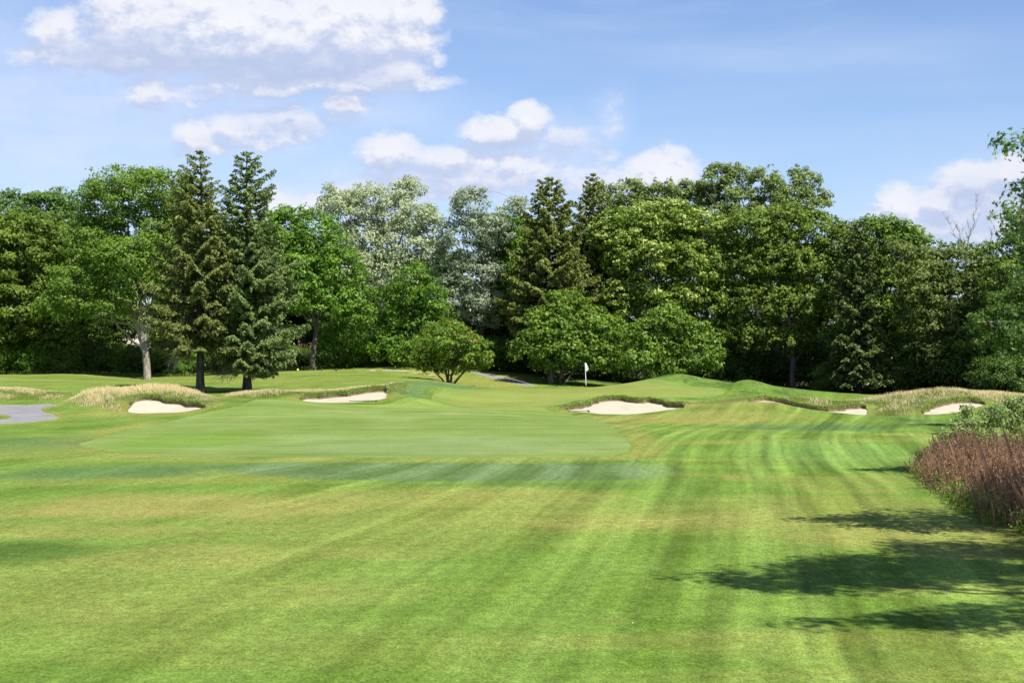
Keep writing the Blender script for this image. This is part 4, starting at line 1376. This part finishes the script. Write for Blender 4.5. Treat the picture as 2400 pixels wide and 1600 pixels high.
b1 = bush(127.5, 60, 2.8, 2.6, 'leaf_green', "bright green bush at the far left foot of the woods", 1, clump=.5)
b2 = bush(128, 330, 2.6, 2.2, 'leaf_dark', "dark bush behind the base of the pale leaning trunk", 2, clump=.5)
b3 = bush(127.5, 160, 2.5, 2.4, 'leaf_gold', "yellow green bush in the left undergrowth, between the bright green one and the leaning trunk", 3, clump=.5)
lots = [(-40, 127, 0, 1.2), (115, 129, 1, 1.2), (215, 128.5, 1, 1.0), (265, 129.5, 0, .9), (400, 128, 1, 1.0), (450, 127.5, 0, .8), (520, 128, 1, 1.0), (610, 128, 1, 1.1), (655, 127, 0, .7), (700, 128.5, 1, .8), (750, 128.5, 1, .8),
        (800, 128, 1, .9), (850, 127.5, 2, .9), (905, 127.5, 1, 1.1), (950, 128.5, 0, 1.1), (1005, 131, 1, 1.3), (1060, 133, 1, 1.4), (1100, 128.9, 1, .9), (1110, 133, 1, 1.6), (1140, 129.5, 0, 1.0), (1160, 133, 1, 1.6), (1190, 128.5, 1, 1.1), (1215, 132, 1, 1.5), (2380, 112, 1, 1.2), (2345, 113, 1, 1.1), (1270, 131, 1, 1.4),
        (1340, 130, 1, 1.5), (1400, 129, 1, 1.4), (1460, 129, 1, 1.4), (1530, 128, 1, 1.3), (1600, 128, 1, 1.3), (1670, 131, 1, 1.3), (1730, 131, 1, 1.4), (1790, 132, 1, 1.5), (1850, 131, 1, 1.4), (1910, 130, 1, 1.5),
        (1960, 124, 2, 1.0), (2020, 125, 1, 1.7), (2090, 124, 1, 1.7), (2150, 122, 1, 1.7), (2210, 121, 1, 1.6), (2270, 120, 1, 1.6), (2330, 118, 1, 1.6), (2390, 117, 1, 1.7), (2440, 116, 1, 1.7)]
srcs = [b1, b2, b3]
kinds = ['bright green bush', 'dark shaded bush', 'yellow green bush']
refs = [(-60, 'at the left picture edge'), (130, 'under the yellow green maple'), (300, 'left of the pale leaning trunk'), (480, 'behind the left spruce trunk'), (620, 'behind the right spruce trunk'), (760, 'under the rich green maple'), (930, 'under the bright green dome tree'),
        (1080, 'behind the small multi stemmed tree'), (1230, 'at the top of the cart path'), (1400, 'behind the round tree left of the flag'), (1600, 'behind the round tree right of the flag'),
        (1760, 'in the dark gap right of the back mound'), (1900, 'under the huge yellow green maple'), (2060, 'below the shaded spruce'), (2230, 'under the bronze maple'), (2420, 'at the right edge of the woods')]
cnt = {}
for q, (px, Yq, kd, s) in enumerate(lots):
    ref = min(refs, key=lambda r_: abs(r_[0] - px))[1]
    key = (kd, ref); cnt[key] = cnt.get(key, 0) + 1
    ordn = ['', ', next to its right', ', third to the right', ', fourth', ', fifth', ', sixth'][cnt[key] - 1]
    xq = X(px, Yq)
    copy_tree(srcs[kd], (xq, Yq, gz(xq, Yq)), q * 2.1, (s, s, s * (1.0 + .1 * (q % 3))), kinds[kd] + ' ' + ref + ordn)

# ---- trees at the right edge, near the camera: mostly outside the frame, they cast the shadows
def near_tree(name, loc, lobes, mat, label, seed, leaf, star=False, r0=.22, **kw):
    R = np.random.default_rng(5000 + seed)
    x0, y0 = loc; z0 = gz(x0, y0)
    root = empty(name, (x0, y0, z0), label, 'tree', 'trees along the right edge')
    V, Fc, at, cc = crown(lobes, leaf=leaf, R=R, star=star, **kw)
    w = Wood()
    top = max(l[2] for l in lobes)
    P = w.limb((0, 0, -.3), (0, 0, top), r0, r0 * .2, .02, 10, 8, R)
    for l in lobes:
        k = int(np.argmin(np.abs(P[:, 2] - max(l[2] * .75, 1.5))))
        w.limb(P[k], l[:3], r0 * .35, .03, .08, 8, 5, R)
        near = cc[np.argsort(((cc - np.array(l[:3])) ** 2).sum(1))]
        for q in near[R.permutation(min(len(near), 30))[:10]]:
            w.limb(np.array(l[:3]) + (R.random(3) - .5) * .4, q, .03, .008, .1, 5, 3, R)
    link('trunk', w.mesh('trunk'), MATS['bark_grey'], root)
    link('crown', mesh_np('crown', V, Fc, at), MATS[mat], root)


near_tree('silver_maple', (15.4, 17.0), [(-5.4, .8, 12.6, 1.6, .7, .45), (-4.2, -.2, 13.6, 1.6, .9, .6), (-3.6, 2.2, 12.2, 1.8, .7, .5), (-4.4, -2.6, 12.2, 2.2, .35, .3), (-2.6, -2.4, 12.2, 2.2, .9, .5), (-1.2, -3.2, 11.6, 1.6, .6, .5), (-2.6, .8, 14.0, 2.0, 1.4, 1.0),
                                          (-.6, 1.4, 13.2, 2.2, 1.8, 1.4), (.2, -1.2, 12.6, 2.0, 1.7, 1.4), (-1.0, 4.0, 12.4, 1.7, 1.0, .8), (1.5, 1.2, 12.0, 2.0, 2.2, 1.8), (1.0, 4.2, 11.5, 1.6, 1.2, 1.0), (1.4, -2.6, 11.8, 2.0, 1.6, 1.2), (3.0, -1.0, 12.0, 2.0, 2.2, 1.4)],
          'leaf_bluegreen', "tall maple outside the right edge whose shadow lies on the near turf", 1, .17, r0=.32, clump=.5, dens=1.3, per=57)
near_tree('silver_maple', (14.55, 27.5), [(-4.35, 0, 7.75, .72, .5, .22), (-3.7, .1, 7.9, .7, .6, .35), (-4.25, .2, 5.95, .6, .5, .16), (-4.6, -.3, 6.3, .40, .4, .14), (-3.9, .1, 5.5, .5, .5, .3), (-4.4, 0, 4.25, .50, .4, .35), (-4.4, .5, 6.9, .3, .3, .14),
                                          (-3.0, .2, 6.6, 1.3, 1.2, 1.2), (-1.5, 0, 8.2, 1.8, 1.6, 1.5), (-1.0, 0, 5.6, 1.8, 1.6, 1.5), (.8, .5, 7.5, 2, 2, 2.2)],
          'leaf_bluegreen', "near silver maple with star shaped leaves reaching in from the right edge", 2, .15, star=True, r0=.2, clump=.30, dens=1.0, per=18)
near_tree('roadside_tree', (18.5, 41), [(-3.6, 0, 7.6, .9, .5, .4), (-2.6, .5, 6.6, 1.3, 1.0, 1.0), (-1.2, 0, 7.6, 1.6, 1.4, 1.4), (0, 0, 5.4, 2.0, 1.8, 1.8)], 'leaf_bluegreen',
          "tree just outside the right edge behind the reddish weeds", 3, .15, clump=.45, per=51)
near_tree('roadside_tree', (25.0, 57), [(-3.0, 0, 7.7, .9, .9, .5), (-2.0, .3, 7.2, 1.2, 1.1, .8), (-1.4, 0, 5.9, 1.4, 1.3, 1.0), (.3, 0, 7.5, 1.8, 1.6, 1.6), (-1.2, .5, 4.4, 1.3, 1.4, .9), (.5, 0, 4.8, 2.0, 2.0, 1.8)], 'leaf_maple',
          "round leaved green tree at the right edge standing in front of the woods", 4, .15, clump=.42, per=57)
near_tree('roadside_tree', (26.0, 68), [(-3.0, 0, 4.9, 1.0, 1.0, .5), (-2.0, .3, 5.8, 1.1, 1.2, .7), (-1.0, 0, 6.2, 1.4, 1.5, 1.0), (-2.2, 0, 4.0, 1.1, 1.1, .5), (-.4, 0, 4.2, 1.6, 1.6, 1.2)], 'leaf_dark',
          "low leafy green tree at the right edge above the pale leaved shrub", 5, .16, clump=.5, per=57)

# ---- leafy shrub and the reddish weeds at the right
R6 = np.random.default_rng(66)
xs_, ys_ = X(2330, 50), 50.0
root = empty('leafy_shrub', (xs_, ys_, gz(xs_, ys_)), "pale leaved green shrub behind the reddish weeds at the right edge", 'shrub')
lob = [(X(a, 50) - xs_, d, Zp(b, 50) - gz(xs_, ys_), rx * .015, rx * .012, rz * .015) for a, b, rx, rz, d in
       [(2255, 1010, 40, 36, 0), (2300, 1000, 46, 34, .3), (2350, 985, 46, 36, .2), (2400, 980, 50, 44, .4), (2320, 1050, 60, 36, -.3), (2390, 1050, 60, 40, -.2), (2240, 1050, 44, 30, .1), (2263, 965, 7, 18, .1), (2330, 960, 10, 14, .3),
        (2375, 950, 12, 16, .2), (2395, 960, 26, 26, .4), (2215, 1030, 14, 12, 0), (2440, 1010, 60, 60, .4)]]
V, Fc, at, cc = crown(lob, leaf=.10, R=R6, clump=.22, per=30, dens=.85, star=False, up=.3)
w = Wood()
for l in lob: w.limb((l[0] * .5, l[1] * .5, -.1), l[:3], .025, .008, .08, 6, 4, R6)
link('stems', w.mesh('stems'), MATS['bark_dark'], root)
link('foliage', mesh_np('foliage', V, Fc, at), leaf_material('leaf_shrub', (.035, .070, .016), (.26, .34, .10), back=(.42, .47, .28), trans=.2), root)

edge = [ray(*p) for p in [(2142, 1112), (2160, 1135), (2190, 1160), (2230, 1185), (2290, 1215), (2350, 1238), (2400, 1260), (2480, 1330)]]
weed_poly = np.array(edge + [(18.5, 24), (19.5, 40), (17.5, 50), (X(2230, 51), 51), (X(2150, 47), 47)])
x, y = scatter(weed_poly, 3000)
dd = -sdf(weed_poly, x, y)
n = len(x)
z = gh(x, y)
hgt = np.clip(.42 + dd * .8, .45, .98) * (.72 + .38 * R6.random(n)) * (.55 + .85 * fbm(x * 1.1, y * .8, 3)) * (1 + .35 * ss(-y, -37, -31)) * np.where(R6.random(n) < .07, 1.35, 1.0) * np.where(fbm(x * 2.1 + 9, y * 1.6, 2) < .36, .6, 1.0)
# stems
sx_ = np.repeat(x, 3); sy_ = np.repeat(y, 3); sh = np.repeat(hgt, 3) * (.8 + .3 * R6.random(3 * n))
sc = np.array([.26, .16, .10]) * (.6 + .8 * R6.random((3 * n, 1)))
blades('dry_weed_stems', sx_ + .12 * R6.normal(size=3 * n), sy_ + .12 * R6.normal(size=3 * n), sh, np.full(3 * n, .008), sc, "thin upright stems of the reddish dry weeds at the right edge", "weeds", .35)
m_ = 60
idx = np.repeat(np.arange(n), m_)
f = R6.random(len(idx)) ** .6
sp_ = .06 + .22 * f
C = np.c_[x[idx] + R6.normal(size=len(idx)) * sp_, y[idx] + R6.normal(size=len(idx)) * sp_, z[idx] + hgt[idx] * (.30 + .75 * f)]
V, Fc = leaf_quads(C, R6.normal(size=(len(C), 3)), np.full(len(C), .042), asp=.45, R=R6)
o = link('reddish_weeds', mesh_np('reddish_weeds', V, Fc, {'rnd': np.repeat(R6.random(len(C)), 3)}), MATS['leaf_brown'])
tag(o, "thicket of reddish brown seeding weeds along the right edge", "weeds", kind='stuff')
# green leaves at the foot of the weeds
x, y = scatter(weed_poly, 2600)
dd = -sdf(weed_poly, x, y)
ok = (dd < 1.0) | ((R6.random(len(x)) < .35) & (fbm(x * 2.1 + 9, y * 1.6, 2) < .42)); x, y, dd = x[ok], y[ok], dd[ok]
idx = np.repeat(np.arange(len(x)), 26)
C = np.c_[x[idx] + R6.normal(size=len(idx)) * .12, y[idx] + R6.normal(size=len(idx)) * .12, gh(x, y)[idx] + .04 + (.18 + .40 * R6.random(len(x)))[idx] * R6.random(len(idx))]
V, Fc = leaf_quads(C, R6.normal(size=(len(C), 3)) + np.array([0, 0, .6]), np.full(len(C), .075), asp=.6, R=R6)
o = link('leafy_weeds', mesh_np('leafy_weeds', V, Fc, {'rnd': np.repeat(R6.random(len(C)), 3)}), MATS['leaf_green'])
tag(o, "low green leaves and grass at the foot of the reddish weeds", "weeds", kind='stuff')

# ------------------------------------------------------------------ small objects
def lathe(pts, sides=16):
    V = []; Fc = []
    th = np.arange(sides) * 2 * np.pi / sides
    for r, z in pts: V += [(r * math.cos(a), r * math.sin(a), z) for a in th]
    for i in range(len(pts) - 1):
        for j in range(sides):
            Fc.append((i * sides + j, i * sides + (j + 1) % sides, (i + 1) * sides + (j + 1) % sides, (i + 1) * sides + j))
    return np.array(V), np.array(Fc)


def box(V, Fc, c, s, rot=0.0):
    c = np.array(c); k = sum(len(v) for v in V)
    P = np.array([(i, j, l) for i in (-1, 1) for j in (-1, 1) for l in (-1, 1)], float) * np.array(s) / 2
    co, si = math.cos(rot), math.sin(rot)
    P = np.c_[P[:, 0] * co - P[:, 1] * si, P[:, 0] * si + P[:, 1] * co, P[:, 2]] + c
    V.append(P); Fc.append(np.array([(0, 1, 3, 2), (4, 6, 7, 5), (0, 4, 5, 1), (2, 3, 7, 6), (0, 2, 6, 4), (1, 5, 7, 3)]) + k)


def boxes(name, lst, mat, parent=None, loc=(0, 0, 0), bevel=0):
    V, Fc = [], []
    for b_ in lst: box(V, Fc, *b_)
    o = link(name, mesh_np(name, np.concatenate(V), np.concatenate(Fc)), MATS[mat], parent, loc)
    if bevel:
        md = o.modifiers.new('b', 'BEVEL'); md.width = bevel; md.segments = 2
    return o


# flagstick on the green
fx, fy = X(1374, 101), 101.0
fz = gz(fx, fy)
fl = empty('flagstick', (fx, fy, fz), "white golf flag with a dark number on a white and red pole in the green", 'flag')
lean = -.022
V, Fc = tube([(0, 0, -.05), (lean * .6, 0, .55)], [.013, .013], 10)
link('pole_lower', mesh_np('pole_lower', V, Fc, smooth=True), MATS['red_paint'], fl)
V, Fc = tube([(lean * .6, 0, .55), (lean * 4, 0, 2.12)], [.026, .022], 10)
link('pole_upper', mesh_np('pole_upper', V, Fc, smooth=True), MATS['white_paint'], fl)
V, Fc = lathe([(.054, .002), (.054, .012), (.046, .012), (.046, -.1)], 20)
link('cup_rim', mesh_np('cup_rim', V, Fc), MATS['white_paint'], fl)
# the cloth hangs in a drooping diamond off the pole
out_pts = [(.02, 2.14), (-.02, 1.95), (-.055, 1.72), (-.02, 1.60), (.02, 1.50), (.06, 1.50), (.15, 1.57), (.215, 1.66), (.19, 1.78), (.13, 1.92), (.07, 2.04)]
cen = (.06, 1.75)
vv = []; ff = []
rings = 5
for r_ in range(rings + 1):
    for (a, b) in out_pts:
        q = r_ / rings
        xx_ = cen[0] + (a - cen[0]) * q; zz_ = cen[1] + (b - cen[1]) * q
        vv.append((xx_ - .05, .03 * math.sin(xx_ * 38 + zz_ * 6) - .02, zz_))
m = len(out_pts)
for r_ in range(rings):
    for j in range(m):
        ff.append((r_ * m + j, r_ * m + (j + 1) % m, (r_ + 1) * m + (j + 1) % m, (r_ + 1) * m + j))
me = mesh_np('flag', vv, np.array(ff), smooth=True)
fo = link('flag', me, MATS['flag_cloth'], fl)
md = fo.modifiers.new('s', 'SOLIDIFY'); md.thickness = .004
# dark round number mark printed on the cloth
cu = bpy.data.curves.new('flag_number', 'FONT'); cu.body = "13"; cu.size = .20; cu.extrude = .002; cu.align_x = 'CENTER'; cu.align_y = 'CENTER'
cu.materials.append(MATS['flag_print'])
tx = bpy.data.objects.new('flag_number', cu); tx.parent = fo; tx.location = (.015, -.075, 1.78); tx.rotation_euler = (math.radians(90), math.radians(38), 0)
COL.objects.link(tx)
bpy.context.view_layer.update()
nm_ = bpy.data.meshes.new_from_object(tx.evaluated_get(bpy.context.evaluated_depsgraph_get()))
no = link('flag_number', nm_, None, fo, tx.location.copy()); no.rotation_euler = tx.rotation_euler.copy()
bpy.data.objects.remove(tx); no.name = 'flag_number'


def rake(px, Y, rot, label):
    x0 = X(px, Y); z0 = gz(x0, Y)
    r_ = empty('bunker_rake', (x0, Y, z0 + .03), label, 'rake', 'rakes left beside the bunkers')
    r_.rotation_euler = (0, 0, rot)
    V, Fc = tube([(-.9, 0, .02), (.72, 0, .05)], [.018, .018], 8)
    link('handle', mesh_np('handle', V, Fc, smooth=True), MATS['rake_plastic'], r_)
    boxes('rake_head', [((.75, 0, .05), (.05, .62, .045))] + [((.75, -.28 + .08 * k, .01), (.02, .018, .07)) for k in range(8)], 'rake_plastic', r_)


rake(1350, 84.2, .12, "dark rake lying on the turf at the front left of the central bunker")
rake(853, 86.1, .05, "dark rake lying at the front edge of the long left bunker")

# pale edging stones on the far lawn, short stakes, tee markers
stones = [(872, 877, .55), (908, 876.6, .9), (928, 876, .5), (945, 875.4, .7), (976, 875, .8), (1010, 873.6, .6)]
for q, (px, py, L) in enumerate(stones):
    Yq = 118.5
    xq = X(px, Yq); zq = gz(xq, Yq)
    o = boxes('edging_stone', [((0, 0, .03), (L, .30, .07), .1 * math.sin(q * 3))], 'stone', loc=(xq, Yq, zq), bevel=.03)
    tag(o, ["leftmost pale flat stone on the far lawn", "long pale stone slab, second from the left on the far lawn", "short pale stone, third on the far lawn", "bright white stone slab in the middle of the row on the far lawn",
            "bright stone slab second from the small tree on the far lawn", "pale stone on the far lawn nearest the small multi stemmed tree"][q], 'stone', 'pale stones in a row on the far lawn')
for q, (px, Yq, hh, m_, lb) in enumerate([(362, 90.2, .42, 'bark_dark', "short dark stake in the golden grass left of the left spruce"), (1850 - 72, 102, .3, 'bark_dark', None), (1978, 99.5, .42, 'red_paint', "thin red stake in front of the dark woods, right of the back mounds")]):
    if lb is None: continue
    xq = X(px, Yq); zq = gz(xq, Yq)
    V, Fc = lathe([(.0, hh), (.022, hh - .03), (.024, 0), (.024, -.1)], 10)
    o = link('stake', mesh_np('stake', V, Fc), MATS[m_], loc=(xq, Yq, zq)); tag(o, lb, 'stake')
for q, (px, lb, mt_) in enumerate([(698, "yellow tee marker on the far lawn by the right spruce", 'yellow_plastic'), (754, "dark tee marker, the left one under the rich green maple", 'rubber'), (788, "dark tee marker, the right one under the rich green maple", 'rubber')]):
    Yq = 119.0; xq = X(px, Yq)
    V, Fc = lathe([(.0, .2), (.07, .19), (.1, .1), (.07, .01), (.02, 0), (.015, -.1)], 14)
    o = link('tee_marker', mesh_np('tee_marker', V, Fc, smooth=True), MATS[mt_], loc=(xq, Yq, gz(xq, Yq))); tag(o, lb, 'marker', 'tee markers on the far lawn')

# small white petals and clippings scattered on the turf at the right
pp = [(2020, 1188), (2148, 1258), (2168, 1258), (2178, 1272), (2116, 1268), (2250, 1300), (1993, 1028), (2180, 1012), (1706, 1236), (1740, 1246), (1442, 1190), (1970, 1165), (1930, 1450), (2230, 1530), (1604, 1364), (120, 1463), (2300, 1510), (1863, 1210),
      (1500, 1210), (1790, 1300), (2080, 1290), (2330, 1330), (1640, 1180), (1395, 978), (1640, 968)]
C = []
for a, b in pp:
    xq, yq = ray(a, b); C.append((xq, yq, gz(xq, yq) + .015))
for q in range(70):
    a, b = 1300 + 1100 * R6.random(), 1150 + 430 * R6.random()
    xq, yq = X(a, CAMH * F / (b - 800)), CAMH * F / (b - 800); C.append((xq, yq, gz(xq, yq) + .012))
C = np.array(C)
sz = np.r_[np.clip(C[:len(pp), 1] * .0012, .022, .06), np.full(70, .020)]
V, Fc = leaf_quads(C, np.tile((0, 0, 1.), (len(C), 1)) + R6.normal(size=(len(C), 3)) * .25, sz, asp=.8, R=R6)
o = link('fallen_leaves', mesh_np('fallen_leaves', V, Fc), plain('dry_leaf', (.55, .52, .42), .7)); tag(o, "tiny pale fallen leaves and petals scattered over the right hand turf", "leaves", kind='stuff')
xq, yq = X(2322, 45), 45.0
V, Fc = lathe([(.001, .0), (.03, -.01), (.06, .02), (.045, .035), (.02, .045), (.001, .05)], 9)
fw = empty('wildflower', (xq, yq, gz(xq, yq)), "single pink flower head among the reddish weeds", 'flower')
link('petals', mesh_np('petals', V, Fc), MATS['pink_petal'], fw, (0, 0, Zp(1083, 45) - gz(xq, yq)))
V, Fc = tube([(0, 0, 0), (0, 0, Zp(1083, 45) - gz(xq, yq))], [.008, .006], 5)
link('stem', mesh_np('stem', V, Fc), MATS['leaf_green'], fw)


# ------------------------------------------------------------------ houses glimpsed through the trees on the left
def house(px, Y, wid, hgt, wall, label, wins, deep=9.0):
    x0 = X(px, Y); z0 = gz(x0, Y)
    h_ = empty('house', (x0, Y, z0), label, 'house', 'houses behind the left woods')
    boxes('wall', [((0, deep / 2, hgt / 2 - .3), (wid, deep, hgt + .6))], wall, h_)
    V = np.array([(-wid / 2 - .5, -.5, hgt), (wid / 2 + .5, -.5, hgt), (wid / 2 + .5, deep + .5, hgt), (-wid / 2 - .5, deep + .5, hgt), (-wid / 2 + 2.5, deep / 2, hgt + 2.6), (wid / 2 - 2.5, deep / 2, hgt + 2.6)])
    me = bpy.data.meshes.new('roof'); me.from_pydata([tuple(v) for v in V], [], [(0, 1, 5, 4), (2, 3, 4, 5), (1, 2, 5), (3, 0, 4), (3, 2, 1, 0)])
    link('roof', me, MATS['roof_shingle'], h_)
    boxes('gutter', [((0, -.55, hgt - .05), (wid + 1.2, .16, .18))], 'white_paint', h_)
    for (wx, wz, ww, wh) in wins:
        f_ = boxes('window', [((wx, -.04, wz + wh / 2), (ww + .3, .08, .15)), ((wx, -.04, wz - wh / 2), (ww + .3, .12, .15)), ((wx - ww / 2, -.04, wz), (.15, .08, wh)), ((wx + ww / 2, -.04, wz), (.15, .08, wh)), ((wx, -.05, wz), (.08, .06, wh))], 'white_paint', h_)
        boxes('pane', [((wx, -.01, wz), (ww, .03, wh))], 'glass', f_)
    boxes('door', [((wid * .18, -.05, 1.05), (1.0, .08, 2.1))], 'white_paint', h_)
    return h_


house(40, 165, 12, 5.6, 'siding', "white sided house glimpsed through the leaves at the far left", [(-4, 1.6, 1.6, 1.4), (-1.2, 1.6, 1.4, 1.4), (-4, 4.2, 1.4, 1.2), (0, 4.2, 1.4, 1.2), (4, 4.2, 1.4, 1.2)])
house(245, 163, 9, 5.4, 'cream_wall', "cream house with white posts glimpsed left of the pale leaning trunk", [(-2.8, 1.6, 1.6, 1.4), (-2.6, 4.1, 1.4, 1.2), (1.6, 4.1, 1.4, 1.2)])
house(745, 166, 10, 5.2, 'red_brick', "red brick house glimpsed beneath the rich green maple", [(-3.4, 1.7, 1.6, 1.3), (3.6, 1.7, 1.4, 1.3), (-2.6, 4.0, 1.4, 1.1), (1.2, 4.0, 1.4, 1.1)])

tris = sum(sum(len(p.vertices) - 2 for p in me.polygons) for me in bpy.data.meshes if len(me.polygons) < 200) + sum(len(me.loops) - 2 * len(me.polygons) for me in bpy.data.meshes if len(me.polygons) >= 200)
print("TRIANGLES", tris)
